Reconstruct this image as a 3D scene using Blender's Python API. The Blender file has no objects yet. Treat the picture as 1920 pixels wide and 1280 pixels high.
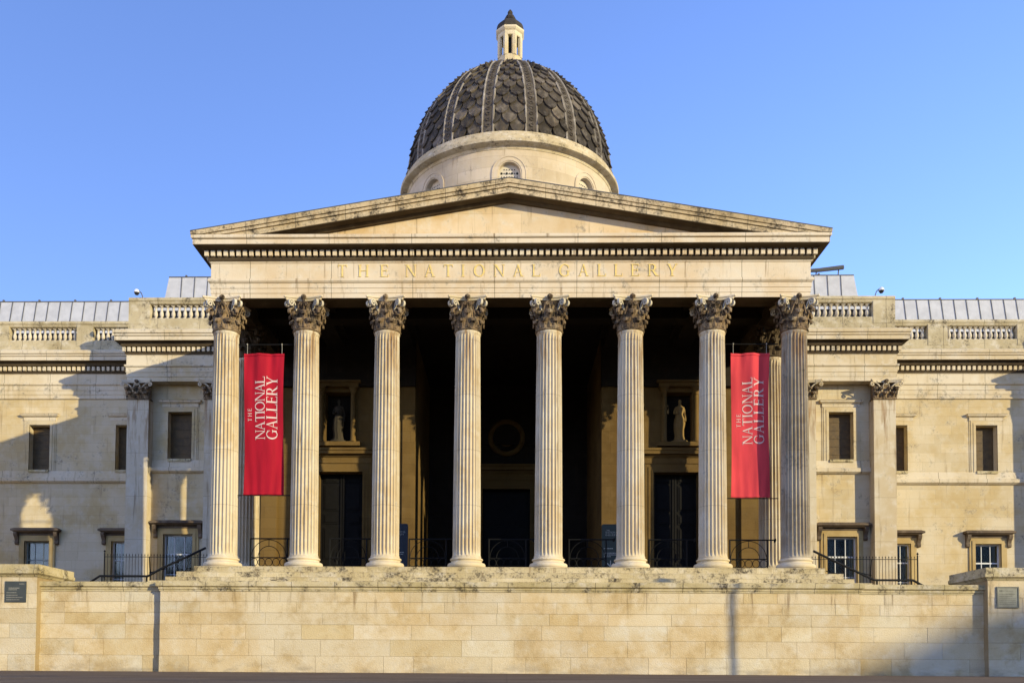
import bpy, bmesh, math, random
from math import sin, cos, tan, pi, radians, sqrt, atan2
from mathutils import Vector, Matrix
random.seed(7)
R_ = random.Random(11)
scene = bpy.context.scene
COL = scene.collection

# ------------------------------------------------------------------ camera
cam_d = bpy.data.cameras.new('camera')
cam = bpy.data.objects.new('camera', cam_d)
COL.objects.link(cam)
cam_d.sensor_width = 36.0
cam_d.lens = 1750.0 / 1920 * 36
cam_d.shift_x = 0.024
cam_d.shift_y = 0.285
cam_d.clip_end = 5000
cam.location = (0, -32.4, 0.12)
cam.rotation_euler = (Matrix.Rotation(0.021, 3, 'Z') @ Matrix.Rotation(pi / 2 + radians(2.2), 3, 'X') @ Matrix.Rotation(0.0059, 3, 'Z')).to_euler()
scene.camera = cam

# ------------------------------------------------------------------ world, sun
SUN_AZ = radians(51.0)      # from the facade normal towards +X (right)
SUN_EL = radians(14.4)
w = bpy.data.worlds.new('World')
scene.world = w
w.use_nodes = True
wn = w.node_tree
wn.nodes.clear()
sky = wn.nodes.new('ShaderNodeTexSky')
sky.sky_type = 'NISHITA'
sky.sun_disc = False
sky.sun_elevation = SUN_EL
sky.sun_rotation = pi + SUN_AZ
sky.air_density = 1.0
sky.dust_density = 0.3
sky.altitude = 0
sky.ozone_density = 3.2
bg = wn.nodes.new('ShaderNodeBackground')
bg.inputs[1].default_value = 0.15
wo = wn.nodes.new('ShaderNodeOutputWorld')
tm_ = wn.nodes.new('ShaderNodeMix')
tm_.data_type = 'RGBA'
tm_.blend_type = 'MULTIPLY'
tm_.inputs[0].default_value = 1.0
tm_.inputs[7].default_value = (1.0, 0.955, 1.24, 1)
wn.links.new(sky.outputs[0], tm_.inputs[6])
wn.links.new(tm_.outputs[2], bg.inputs[0])
wn.links.new(bg.outputs[0], wo.inputs[0])

sun_d = bpy.data.lights.new('sun', 'SUN')
sun_d.energy = 2.85
sun_d.angle = radians(0.5)
sun_d.color = (1.0, 0.865, 0.54)
sun = bpy.data.objects.new('sun', sun_d)
COL.objects.link(sun)
S = Vector((sin(SUN_AZ) * cos(SUN_EL), -cos(SUN_AZ) * cos(SUN_EL), sin(SUN_EL)))
sun.rotation_euler = S.to_track_quat('Z', 'Y').to_euler()
sun.location = (40, -40, 30)

scene.view_settings.view_transform = 'Standard'
scene.view_settings.look = 'None'
scene.view_settings.exposure = 1.08
scene.view_settings.gamma = 1.0

# ------------------------------------------------------------------ materials
def new_mat(name):
    m = bpy.data.materials.new(name)
    m.use_nodes = True
    nt = m.node_tree
    b = nt.nodes['Principled BSDF']
    return m, nt, b

def N(nt, typ, **kw):
    n = nt.nodes.new(typ)
    for k, v in kw.items():
        setattr(n, k, v)
    return n

def rgb(c):
    return (c[0], c[1], c[2], 1.0)

def mixc(nt, fac, a, b, mode='MIX'):
    n = N(nt, 'ShaderNodeMix', data_type='RGBA', blend_type=mode)
    for sock, v in ((n.inputs[0], fac), (n.inputs[6], a), (n.inputs[7], b)):
        if hasattr(v, 'links') or hasattr(v, 'is_linked'):
            nt.links.new(v, sock)
        elif isinstance(v, (tuple, list)):
            sock.default_value = rgb(v)
        else:
            sock.default_value = v
    return n.outputs[2]

def mth(nt, op, a, b=None, clamp=False):
    n = N(nt, 'ShaderNodeMath', operation=op, use_clamp=clamp)
    for i, v in enumerate((a, b)):
        if v is None:
            continue
        if hasattr(v, 'is_linked'):
            nt.links.new(v, n.inputs[i])
        else:
            n.inputs[i].default_value = v
    return n.outputs[0]

def ramp(nt, v, lo, hi, a=0.0, b=1.0):
    n = N(nt, 'ShaderNodeMapRange', interpolation_type='SMOOTHSTEP')
    nt.links.new(v, n.inputs[0])
    n.inputs[1].default_value = lo
    n.inputs[2].default_value = hi
    n.inputs[3].default_value = a
    n.inputs[4].default_value = b
    return n.outputs[0]

def noise(nt, vec, sc, det=4.0, rough=0.55, scale3=None):
    if scale3:
        mp = N(nt, 'ShaderNodeMapping')
        mp.inputs[3].default_value = scale3
        nt.links.new(vec, mp.inputs[0])
        vec = mp.outputs[0]
    n = N(nt, 'ShaderNodeTexNoise')
    n.inputs['Scale'].default_value = sc
    n.inputs['Detail'].default_value = det
    n.inputs['Roughness'].default_value = rough
    nt.links.new(vec, n.inputs['Vector'])
    return n.outputs['Fac']

def stone(name, base=(0.56, 0.48, 0.33), alt=(0.49, 0.40, 0.24), pale=(0.59, 0.54, 0.43), soot=0.25, streak=0.3,
          block=None, joint=0.6, tint=False, drip=False, drum=False, zband=None, bump=0.25, soot_col=(0.045, 0.036, 0.026), rough=0.85, seam_x=None, grime_scale=1.0):
    """weathered Portland stone. block=(width,height) draws the ashlar joints."""
    m, nt, b = new_mat(name)
    tc = N(nt, 'ShaderNodeNewGeometry')
    V = tc.outputs['Position']
    sep = N(nt, 'ShaderNodeSeparateXYZ')
    nt.links.new(V, sep.inputs[0])
    n1 = noise(nt, V, 0.45, 5, 0.6)
    n2 = noise(nt, V, 2.6, 5, 0.6)
    n3 = noise(nt, V, 26, 4, 0.6)
    c = mixc(nt, ramp(nt, n1, 0.38, 0.66), base, alt)
    c = mixc(nt, ramp(nt, n2, 0.45, 0.80, 0.0, 0.7), c, pale)
    if tint:
        at = N(nt, 'ShaderNodeAttribute', attribute_name='tint')
        c = mixc(nt, 0.85, c, at.outputs['Color'], 'MULTIPLY')
    h = n3
    if block:
        u = mth(nt, 'ADD', sep.outputs[0], sep.outputs[1])
        cv = N(nt, 'ShaderNodeCombineXYZ')
        nt.links.new(u, cv.inputs[0])
        nt.links.new(sep.outputs[2], cv.inputs[1])
        br = N(nt, 'ShaderNodeTexBrick')
        br.offset = 0.43
        br.squash = 1.25
        br.squash_frequency = 3
        br.inputs['Scale'].default_value = 1.0
        br.inputs['Brick Width'].default_value = block[0]
        br.inputs['Row Height'].default_value = block[1]
        br.inputs['Mortar Size'].default_value = 0.007
        br.inputs['Mortar Smooth'].default_value = 0.3
        br.inputs['Color1'].default_value = (0.82, 0.78, 0.70, 1)
        br.inputs['Color2'].default_value = (1.08, 1.06, 1.04, 1)
        br.inputs['Mortar'].default_value = (0.52, 0.47, 0.40, 1)
        nt.links.new(cv.outputs[0], br.inputs['Vector'])
        c = mixc(nt, joint, c, br.outputs['Color'], 'MULTIPLY')
    if seam_x:
        fr = mth(nt, 'FRACT', mth(nt, 'MULTIPLY', mth(nt, 'ADD', sep.outputs[0], 200.0), 1.0 / seam_x))
        sm = mth(nt, 'LESS_THAN', fr, 0.018 / seam_x)
        c = mixc(nt, mth(nt, 'MULTIPLY', sm, 0.8), c, soot_col)
    if drum:
        fr = mth(nt, 'FRACT', mth(nt, 'MULTIPLY', mth(nt, 'ADD', sep.outputs[2], mth(nt, 'MULTIPLY', n1, 0.02)), 1.0 / 1.93))
        c = mixc(nt, mth(nt, 'MULTIPLY', mth(nt, 'LESS_THAN', fr, 0.007), 0.55), c, (0.12, 0.09, 0.05))
        # brown weathering that runs down from the capital
        rn = noise(nt, V, 1.0, 5, 0.65, scale3=(4.5, 4.5, 0.5))
        c = mixc(nt, mth(nt, 'MULTIPLY', mth(nt, 'MULTIPLY', ramp(nt, rn, 0.46, 0.62), ramp(nt, sep.outputs[2], 8.6, 11.9)), 0.75), c, (0.24, 0.13, 0.045))
    # grime: big soft patches broken up by fine noise
    g = noise(nt, V, 1.3 * grime_scale, 8, 0.72)
    g2 = noise(nt, V, 9 * grime_scale, 6, 0.7)
    gg = mth(nt, 'ADD', mth(nt, 'MULTIPLY', g, 0.62), mth(nt, 'MULTIPLY', g2, 0.38))
    gm = ramp(nt, gg, 0.60 - 0.16 * soot, 0.76 - 0.16 * soot)
    c = mixc(nt, mth(nt, 'MULTIPLY', gm, min(1.0, 0.35 + soot)), c, soot_col)
    if streak:
        s = noise(nt, V, 1.0, 5, 0.65, scale3=(5.5, 5.5, 0.35))
        sf = ramp(nt, s, 0.56, 0.74)
        if zband:
            zf = ramp(nt, sep.outputs[2], zband[0], zband[1])
            sf = mth(nt, 'MULTIPLY', sf, zf)
        c = mixc(nt, mth(nt, 'MULTIPLY', sf, streak), c, (0.16, 0.10, 0.045))
    if drip:
        # black run-off stains under the coping and a grey splash zone at the foot
        s2 = noise(nt, V, 1.0, 6, 0.7, scale3=(2.2, 2.2, 0.22))
        d1 = mth(nt, 'MULTIPLY', ramp(nt, s2, 0.60, 0.74), ramp(nt, sep.outputs[2], 1.55, 2.55))
        c = mixc(nt, mth(nt, 'MULTIPLY', d1, 0.75), c, (0.10, 0.075, 0.04))
        g3 = noise(nt, V, 1.6, 6, 0.7, scale3=(0.6, 0.6, 2.0))
        d2 = mth(nt, 'MULTIPLY', ramp(nt, g3, 0.42, 0.66), ramp(nt, sep.outputs[2], 0.45, 0.0))
        c = mixc(nt, mth(nt, 'MULTIPLY', d2, 0.5), c, (0.17, 0.14, 0.10))
        g4 = noise(nt, V, 0.9, 8, 0.75)
        c = mixc(nt, mth(nt, 'MULTIPLY', ramp(nt, g4, 0.50, 0.68), 0.5), c, (0.34, 0.24, 0.10))
        g5 = noise(nt, V, 2.2, 8, 0.75, scale3=(0.7, 0.7, 1.6))
        c = mixc(nt, mth(nt, 'MULTIPLY', ramp(nt, g5, 0.58, 0.72), 0.35), c, (0.20, 0.16, 0.09))
    nt.links.new(c, b.inputs['Base Color'])
    b.inputs['Roughness'].default_value = rough
    b.inputs['Specular IOR Level'].default_value = 0.2
    bp = N(nt, 'ShaderNodeBump')
    bp.inputs['Strength'].default_value = bump
    bp.inputs['Distance'].default_value = 0.03
    hh = mth(nt, 'ADD', n3, mth(nt, 'MULTIPLY', g2, 0.6))
    nt.links.new(hh, bp.inputs['Height'])
    nt.links.new(bp.outputs[0], b.inputs['Normal'])
    return m

def plain(name, col, rough=0.6, metal=0.0, var=0.12, vs=6.0, spec=0.5, bump=0.0):
    m, nt, b = new_mat(name)
    tc = N(nt, 'ShaderNodeTexCoord')
    n = noise(nt, tc.outputs['Object'], vs, 5, 0.6)
    lo = tuple(max(0, x * (1 - var)) for x in col)
    hi = tuple(min(1, x * (1 + var)) for x in col)
    c = mixc(nt, ramp(nt, n, 0.3, 0.7), lo, hi)
    nt.links.new(c, b.inputs['Base Color'])
    b.inputs['Roughness'].default_value = rough
    b.inputs['Metallic'].default_value = metal
    b.inputs['Specular IOR Level'].default_value = spec
    if bump:
        bp = N(nt, 'ShaderNodeBump')
        bp.inputs['Strength'].default_value = bump
        bp.inputs['Distance'].default_value = 0.02
        nt.links.new(noise(nt, tc.outputs['Object'], vs * 8, 4), bp.inputs['Height'])
        nt.links.new(bp.outputs[0], b.inputs['Normal'])
    return m

M = {}
M['wall'] = stone('ashlar_wall', base=(0.54, 0.46, 0.31), alt=(0.47, 0.36, 0.18), pale=(0.57, 0.51, 0.38), block=(1.35, 0.43), joint=0.45, soot=0.4, streak=0.45)
M['retain'] = stone('retaining_stone', base=(0.55, 0.465, 0.30), alt=(0.49, 0.37, 0.19), pale=(0.59, 0.53, 0.39), tint=True, soot=0.12, streak=1.0, zband=(1.5, 2.6), bump=0.5, drip=True)
M['coping'] = stone('mossy_coping', base=(0.48, 0.40, 0.23), alt=(0.34, 0.27, 0.12), soot=0.7, streak=0.3, bump=0.5, seam_x=1.37, grime_scale=1.4)
M['step'] = stone('worn_step_stone', base=(0.50, 0.42, 0.25), alt=(0.40, 0.32, 0.16), soot=0.8, streak=0.6, bump=0.5, block=(1.25, 0.21), grime_scale=1.3)
M['entab'] = stone('entablature_stone', base=(0.59, 0.50, 0.36), alt=(0.53, 0.41, 0.25), soot=0.42, streak=0.7, seam_x=2.85, bump=0.15)
M['bed'] = stone('soot_and_shade_cornice_bed', base=(0.085, 0.060, 0.032), alt=(0.05, 0.034, 0.018), pale=(0.13, 0.10, 0.06), soot=0.5, streak=0.0)  # soot plus the shade under the cornices, both in the base colour
M['frieze2'] = stone('wing_entablature_stone', base=(0.58, 0.50, 0.36), alt=(0.48, 0.38, 0.22), soot=0.48, streak=0.55, seam_x=2.2, bump=0.15)
M['rake'] = stone('raking_cornice_stone', base=(0.52, 0.41, 0.25), alt=(0.38, 0.28, 0.14), pale=(0.5,0.42,0.28), soot=0.85, streak=0.35, seam_x=1.72, grime_scale=1.6)
M['column'] = stone('column_stone', base=(0.53, 0.46, 0.33), alt=(0.47, 0.37, 0.22), pale=(0.60, 0.55, 0.44), soot=0.22, streak=0.85, bump=0.2, drum=True)
M['column_stained_shaded'] = stone('stained_shaded_column_stone', base=(0.36, 0.31, 0.23), alt=(0.24, 0.19, 0.12), pale=(0.44, 0.40, 0.31), soot=0.55, streak=0.9, bump=0.25, drum=True)  # darker copy of the column stone; stain and shade both in its colour
M['base'] = stone('column_base_stone', base=(0.60, 0.50, 0.34), soot=0.1, streak=0.1, bump=0.15)
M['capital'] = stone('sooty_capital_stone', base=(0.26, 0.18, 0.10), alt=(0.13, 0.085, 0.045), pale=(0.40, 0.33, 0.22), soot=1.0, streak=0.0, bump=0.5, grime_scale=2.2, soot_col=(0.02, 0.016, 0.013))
M['parapet'] = stone('lichened_parapet_stone', base=(0.44, 0.37, 0.23), alt=(0.33, 0.27, 0.15), soot=0.62, streak=0.3, bump=0.4, seam_x=1.9, grime_scale=1.4)
M['baluster'] = stone('baluster_stone', base=(0.54, 0.48, 0.37), alt=(0.42, 0.36, 0.25), soot=0.45, streak=0.0)
M['inner'] = stone('shade_darkened_portico_stone', base=(0.15, 0.094, 0.028), alt=(0.10, 0.06, 0.017), pale=(0.15, 0.10, 0.038), soot=0.2, streak=0.2, block=(1.3, 0.45))  # tone lowered to put the portico shade into the stone
M['dark_inner'] = stone('shade_black_vestibule_stone', base=(0.022, 0.018, 0.013), alt=(0.016, 0.012, 0.009), pale=(0.028, 0.022, 0.016), soot=0.3, streak=0.1, block=(1.3, 0.45))  # near black tone carries the deep shade of the recess
M['drum'] = stone('drum_stone', base=(0.49, 0.41, 0.29), alt=(0.42, 0.34, 0.22), pale=(0.50,0.43,0.33), soot=0.3, streak=0.5, block=(1.6, 0.55))
M['drumcor'] = stone('drum_cornice_stone', base=(0.46, 0.38, 0.24), alt=(0.34, 0.27, 0.15), soot=0.6, streak=0.3, grime_scale=1.8)
M['dome'] = stone('blackened_dome_scales', base=(0.070, 0.058, 0.044), alt=(0.050, 0.040, 0.030), pale=(0.21, 0.185, 0.155), soot=0.45, streak=0.35, bump=0.5, grime_scale=1.5, soot_col=(0.012, 0.011, 0.010))
M['domedark'] = stone('black_lead_cap', base=(0.04, 0.034, 0.027), alt=(0.025, 0.02, 0.016), pale=(0.09, 0.078, 0.06), soot=0.3, streak=0.3)
M['domescale'] = stone('weathered_dome_scales', base=(0.066, 0.055, 0.042), alt=(0.036, 0.029, 0.021), pale=(0.19, 0.165, 0.135), soot=0.3, streak=0.5, bump=0.5, grime_scale=1.5, soot_col=(0.012, 0.011, 0.010), tint=True)
M['domerib'] = stone('pale_dome_rib_edges', base=(0.24, 0.21, 0.165), alt=(0.14, 0.12, 0.09), pale=(0.42, 0.38, 0.32), soot=0.45, streak=0.2, grime_scale=1.5)
M['dark_trim'] = stone('brown_window_surround', base=(0.42, 0.31, 0.14), alt=(0.33, 0.23, 0.09), pale=(0.44, 0.34, 0.18), soot=0.05, streak=0.1)
M['hood'] = stone('sooty_hood_stone', base=(0.15, 0.11, 0.07), alt=(0.07, 0.05, 0.035), pale=(0.25, 0.20, 0.14), soot=0.5, streak=0.0)
M['zinc'] = plain('grey_lead_roofing', (0.40, 0.40, 0.40), 0.5, 0.0, 0.10, 2.0, 0.5)
M['seam'] = plain('dark_roof_seam', (0.07, 0.07, 0.07), 0.6, 0, 0.1)
M['iron'] = plain('black_painted_iron', (0.008, 0.008, 0.008), 0.6, 0.0, 0.1, 8, 0.15)
M['door'] = plain('black_painted_door', (0.006, 0.0055, 0.005), 0.6, 0.0, 0.2, 5, 0.12)
M['board'] = plain('dark_window_board', (0.078, 0.045, 0.010), 0.7, 0, 0.25, 5)
M['sash'] = plain('white_sash_paint', (0.55, 0.55, 0.53), 0.5, 0, 0.05)
M['sash_dim'] = plain('grey_sash_paint', (0.22, 0.24, 0.20), 0.5, 0, 0.05)
M['blind'] = plain('pale_window_blind', (0.42, 0.45, 0.42), 0.8, 0, 0.08, 3)
M['void'] = plain('dark_room_behind_glass', (0.006, 0.008, 0.008), 0.9, 0, 0.1)
M['gold'] = plain('gilded_letters', (0.78, 0.56, 0.15), 0.35, 0.3, 0.15, 9)
M['letter'] = plain('white_banner_print', (0.56, 0.42, 0.38), 0.8, 0, 0.04)
M['signwhite'] = plain('white_sign_print', (0.45, 0.45, 0.40), 0.7, 0, 0.04)
M['signgreen'] = plain('dark_green_sign', (0.028, 0.040, 0.028), 0.5, 0, 0.1, 2)
M['signblue'] = plain('navy_sign', (0.008, 0.014, 0.024), 0.5, 0, 0.1, 2)
M['plaque'] = plain('dark_slate_plaque', (0.040, 0.045, 0.036), 0.5, 0, 0.15, 3)
M['plaquegrey'] = plain('weathered_bronze_plaque', (0.17, 0.17, 0.13), 0.5, 0.1, 0.25, 3)
M['plaquebar'] = plain('faint_plaque_lettering', (0.20, 0.19, 0.15), 0.6, 0, 0.2, 6)
M['plaquebar2'] = plain('dark_plaque_lettering', (0.10, 0.10, 0.075), 0.6, 0, 0.2, 6)
M['camwhite'] = plain('white_camera_plastic', (0.62, 0.62, 0.60), 0.35, 0, 0.05)
M['camdark'] = plain('smoked_camera_dome', (0.02, 0.02, 0.02), 0.1, 0, 0.05)
M['rope'] = plain('pale_rope', (0.35, 0.33, 0.28), 0.8, 0, 0.1)
M['statue'] = stone('weathered_statue_stone', base=(0.21, 0.135, 0.045), alt=(0.15, 0.10, 0.04), pale=(0.24,0.17,0.08), soot=0.2, streak=0.1)
M['statue_dark'] = stone('shade_dark_statue_stone', base=(0.05, 0.04, 0.025), alt=(0.03, 0.024, 0.015), pale=(0.07, 0.055, 0.035), soot=0.3, streak=0.1)  # shaded copy of the statue stone for the left niche
M['bark'] = plain('plane_tree_bark', (0.16, 0.13, 0.09), 0.9, 0, 0.3, 6)
M['leaf'] = plain('plane_tree_leaves', (0.055, 0.085, 0.025), 0.6, 0, 0.4, 1.2)
M['ground'] = None

def cloth_mat(name, col, trans):
    m, nt, b = new_mat(name)
    tc = N(nt, 'ShaderNodeTexCoord')
    n = noise(nt, tc.outputs['Object'], 1.2, 4, 0.5, scale3=(3, 3, 0.5))
    c = mixc(nt, ramp(nt, n, 0.3, 0.7), tuple(x * 0.86 for x in col), tuple(min(1, x * 1.12) for x in col))
    nt.links.new(c, b.inputs['Base Color'])
    b.inputs['Roughness'].default_value = 0.75
    b.inputs['Specular IOR Level'].default_value = 0.15
    return m
M['red'] = cloth_mat('crimson_banner_cloth', (0.32, 0.006, 0.018), 0)
M['brightened'] = cloth_mat('sun_bright_banner_cloth', (0.52, 0.045, 0.055), 0)  # lighter red puts sun glare and translucence into the cloth colour

def glass_mat(name='window_glass', ior=1.5):
    m, nt, b = new_mat(name)
    b.inputs['Base Color'].default_value = (0.6, 0.65, 0.62, 1)
    b.inputs['Roughness'].default_value = 0.05
    b.inputs['Transmission Weight'].default_value = 1.0
    b.inputs['IOR'].default_value = ior
    return m
M['glass'] = glass_mat()
M['glassdim'] = glass_mat('low_reflection_glass', 1.22)  # low IOR stands in for dark reflections in the right windows

def ground_mat():
    m, nt, b = new_mat('terrace_paving')
    tc = N(nt, 'ShaderNodeTexCoord')
    V = tc.outputs['Object']
    n1 = noise(nt, V, 0.6, 6, 0.6)
    n2 = noise(nt, V, 22, 4, 0.6)
    c = mixc(nt, ramp(nt, n1, 0.35, 0.65), (0.15, 0.10, 0.058), (0.20, 0.14, 0.085))
    br = N(nt, 'ShaderNodeTexBrick')
    br.inputs['Scale'].default_value = 1.0
    br.inputs['Brick Width'].default_value = 0.9
    br.inputs['Row Height'].default_value = 0.6
    br.inputs['Mortar Size'].default_value = 0.008
    br.inputs['Color1'].default_value = (0.85, 0.85, 0.85, 1)
    br.inputs['Color2'].default_value = (1.05, 1.05, 1.05, 1)
    br.inputs['Mortar'].default_value = (0.5, 0.5, 0.5, 1)
    nt.links.new(V, br.inputs['Vector'])
    c = mixc(nt, 0.7, c, br.outputs['Color'], 'MULTIPLY')
    nt.links.new(c, b.inputs['Base Color'])
    b.inputs['Roughness'].default_value = 0.9
    b.inputs['Specular IOR Level'].default_value = 0.05
    bp = N(nt, 'ShaderNodeBump')
    bp.inputs['Strength'].default_value = 0.3
    bp.inputs['Distance'].default_value = 0.01
    nt.links.new(n2, bp.inputs['Height'])
    nt.links.new(bp.outputs[0], b.inputs['Normal'])
    return m
M['ground'] = ground_mat()

WK, WOFF = 1.103, 3.33       # wings are set out on a plan enlarged by WK and shifted back by WOFF
XF = [None]
def wpos(p):
    return (p[0] * WK, p[1] * WK + WOFF, p[2] * WK)
# ------------------------------------------------------------------ mesh builder
class MB:
    def __init__(s):
        s.v = []
        s.f = []
        s.c = []          # optional per-face tint
        s.use_c = False
    def add(s, vs, fs, tint=(1, 1, 1)):
        o = len(s.v)
        s.v.extend(tuple(p) for p in vs)
        for f in fs:
            s.f.append(tuple(i + o for i in f))
            s.c.append(tint)
    def box(s, x0, x1, y0, y1, z0, z1, tint=(1, 1, 1)):
        s.add([(x0, y0, z0), (x1, y0, z0), (x1, y1, z0), (x0, y1, z0), (x0, y0, z1), (x1, y0, z1), (x1, y1, z1), (x0, y1, z1)],
              [(0, 3, 2, 1), (4, 5, 6, 7), (0, 1, 5, 4), (1, 2, 6, 5), (2, 3, 7, 6), (3, 0, 4, 7)], tint)
    def quad(s, a, b, c, d):
        s.add([a, b, c, d], [(0, 1, 2, 3)])
    def lathe(s, prof, cx, cy, n=32, a0=0.0, a1=2 * pi, scale=1.0):
        full = abs(a1 - a0 - 2 * pi) < 1e-6
        k = n if full else n + 1
        vs = []
        for r, z in prof:
            for i in range(k):
                a = a0 + (a1 - a0) * i / n
                vs.append((cx + r * sin(a), cy - r * cos(a), z))
        fs = []
        for j in range(len(prof) - 1):
            for i in range(n):
                i2 = (i + 1) % k
                fs.append((j * k + i, j * k + i2, (j + 1) * k + i2, (j + 1) * k + i))
        s.add(vs, fs)
    def tube(s, pts, r, n=8, closed=False, caps=True):
        P = [Vector(p) for p in pts]
        rs = r if isinstance(r, (list, tuple)) else [r] * len(P)
        vs = []
        L = len(P)
        up = None
        for i, p in enumerate(P):
            a = P[i - 1] if (i > 0 or closed) else P[0]
            b = P[(i + 1) % L] if (i < L - 1 or closed) else P[-1]
            t = (b - a)
            t = t.normalized() if t.length > 1e-9 else Vector((0, 0, 1))
            if up is None:
                up = Vector((0, 0, 1)) if abs(t.z) < 0.9 else Vector((0, 1, 0))
            u = (up - t * up.dot(t))
            u = u.normalized() if u.length > 1e-6 else t.orthogonal().normalized()
            up = u
            v = t.cross(u)
            for k in range(n):
                q = 2 * pi * (k + 0.5) / n
                vs.append(p + (u * cos(q) + v * sin(q)) * rs[i])
        fs = []
        for j in range(L if closed else L - 1):
            j2 = (j + 1) % L
            for k in range(n):
                k2 = (k + 1) % n
                fs.append((j * n + k, j * n + k2, j2 * n + k2, j2 * n + k))
        if caps and not closed:
            fs.append(tuple(range(n)))
            fs.append(tuple((L - 1) * n + k for k in range(n)))
        s.add(vs, fs)
    def sweep(s, path, prof, closed=False):
        """prof: closed polygon of (outward offset, z) swept along a plan path (x,y); outward is the right-hand side of travel"""
        L = len(path)
        nr = []
        for i in range(L if closed else L - 1):
            a, b = path[i], path[(i + 1) % L]
            dx, dy = b[0] - a[0], b[1] - a[1]
            q = sqrt(dx * dx + dy * dy)
            nr.append((dy / q, -dx / q))
        vs = []
        for i in range(L):
            if closed:
                n1, n2 = nr[i - 1], nr[i]
            else:
                n1 = nr[i - 1] if i > 0 else nr[0]
                n2 = nr[i] if i < L - 1 else nr[-1]
            d = 1 + n1[0] * n2[0] + n1[1] * n2[1]
            mx, my = (n1[0] + n2[0]) / d, (n1[1] + n2[1]) / d
            for o, z in prof:
                vs.append((path[i][0] + mx * o, path[i][1] + my * o, z))
        k = len(prof)
        fs = []
        for i in range(L if closed else L - 1):
            i2 = (i + 1) % L
            for j in range(k):
                j2 = (j + 1) % k
                fs.append((i * k + j, i * k + j2, i2 * k + j2, i2 * k + j))
        if not closed:
            fs.append(tuple(range(k)))
            fs.append(tuple((L - 1) * k + j for j in range(k)))
        s.add(vs, fs)
    def wall(s, x0, x1, z0, z1, y, holes=(), depth=0.3, back=True):
        """front-facing wall in the plane y with rectangular openings whose reveals run back by depth"""
        xs = sorted(set([x0, x1] + [h[0] for h in holes] + [h[1] for h in holes]))
        zs = sorted(set([z0, z1] + [h[2] for h in holes] + [h[3] for h in holes]))
        xs = [v for v in xs if x0 - 1e-9 <= v <= x1 + 1e-9]
        zs = [v for v in zs if z0 - 1e-9 <= v <= z1 + 1e-9]
        for i in range(len(xs) - 1):
            for j in range(len(zs) - 1):
                mx, mz = (xs[i] + xs[i + 1]) / 2, (zs[j] + zs[j + 1]) / 2
                if any(h[0] < mx < h[1] and h[2] < mz < h[3] for h in holes):
                    continue
                s.quad((xs[i], y, zs[j]), (xs[i + 1], y, zs[j]), (xs[i + 1], y, zs[j + 1]), (xs[i], y, zs[j + 1]))
        for a, b, c, d in holes:
            d2 = y + depth
            s.quad((a, y, c), (a, d2, c), (a, d2, d), (a, y, d))
            s.quad((b, y, c), (b, d2, c), (b, d2, d), (b, y, d))
            s.quad((a, y, d), (b, y, d), (b, d2, d), (a, d2, d))
            if c > z0:
                s.quad((a, y, c), (b, y, c), (b, d2, c), (a, d2, c))
    def build(s, name, mat, parent=None, smooth=None, label=None):
        me = bpy.data.meshes.new(name)
        if XF[0] == 'wing':
            s.v = [wpos(p) for p in s.v]
        elif XF[0] == 'size':
            s.v = [(p[0] * WK, p[1] * WK, p[2] * WK) for p in s.v]
        me.from_pydata(s.v, [], s.f)
        if s.use_c:
            at = me.color_attributes.new('tint', 'FLOAT_COLOR', 'CORNER')
            i = 0
            for p, c in zip(me.polygons, s.c):
                for _ in p.loop_indices:
                    at.data[i].color = (c[0], c[1], c[2], 1)
                    i += 1
        bm = bmesh.new()
        bm.from_mesh(me)
        bmesh.ops.recalc_face_normals(bm, faces=bm.faces)
        bm.to_mesh(me)
        bm.free()
        if smooth is not None:
            me.polygons.foreach_set('use_smooth', [True] * len(me.polygons))
            me.set_sharp_from_angle(angle=radians(smooth))
        me.materials.append(mat)
        o = bpy.data.objects.new(name, me)
        COL.objects.link(o)
        if parent:
            o.parent = parent
        if label:
            o['label'] = label
        return o

def tag(o, label=None, cat=None, group=None, kind=None):
    if label: o['label'] = label
    if cat: o['category'] = cat
    if group: o['group'] = group
    if kind: o['kind'] = kind
    return o

def empty(name, loc=(0, 0, 0), rz=0.0):
    o = bpy.data.objects.new(name, None)
    COL.objects.link(o)
    o.location = loc
    o.rotation_euler = (0, 0, rz)
    return o

def copy_tree(o, parent=None):
    c = o.copy()
    COL.objects.link(c)
    c.parent = parent
    for ch in list(o.children):
        copy_tree(ch, c)
    return c

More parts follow.
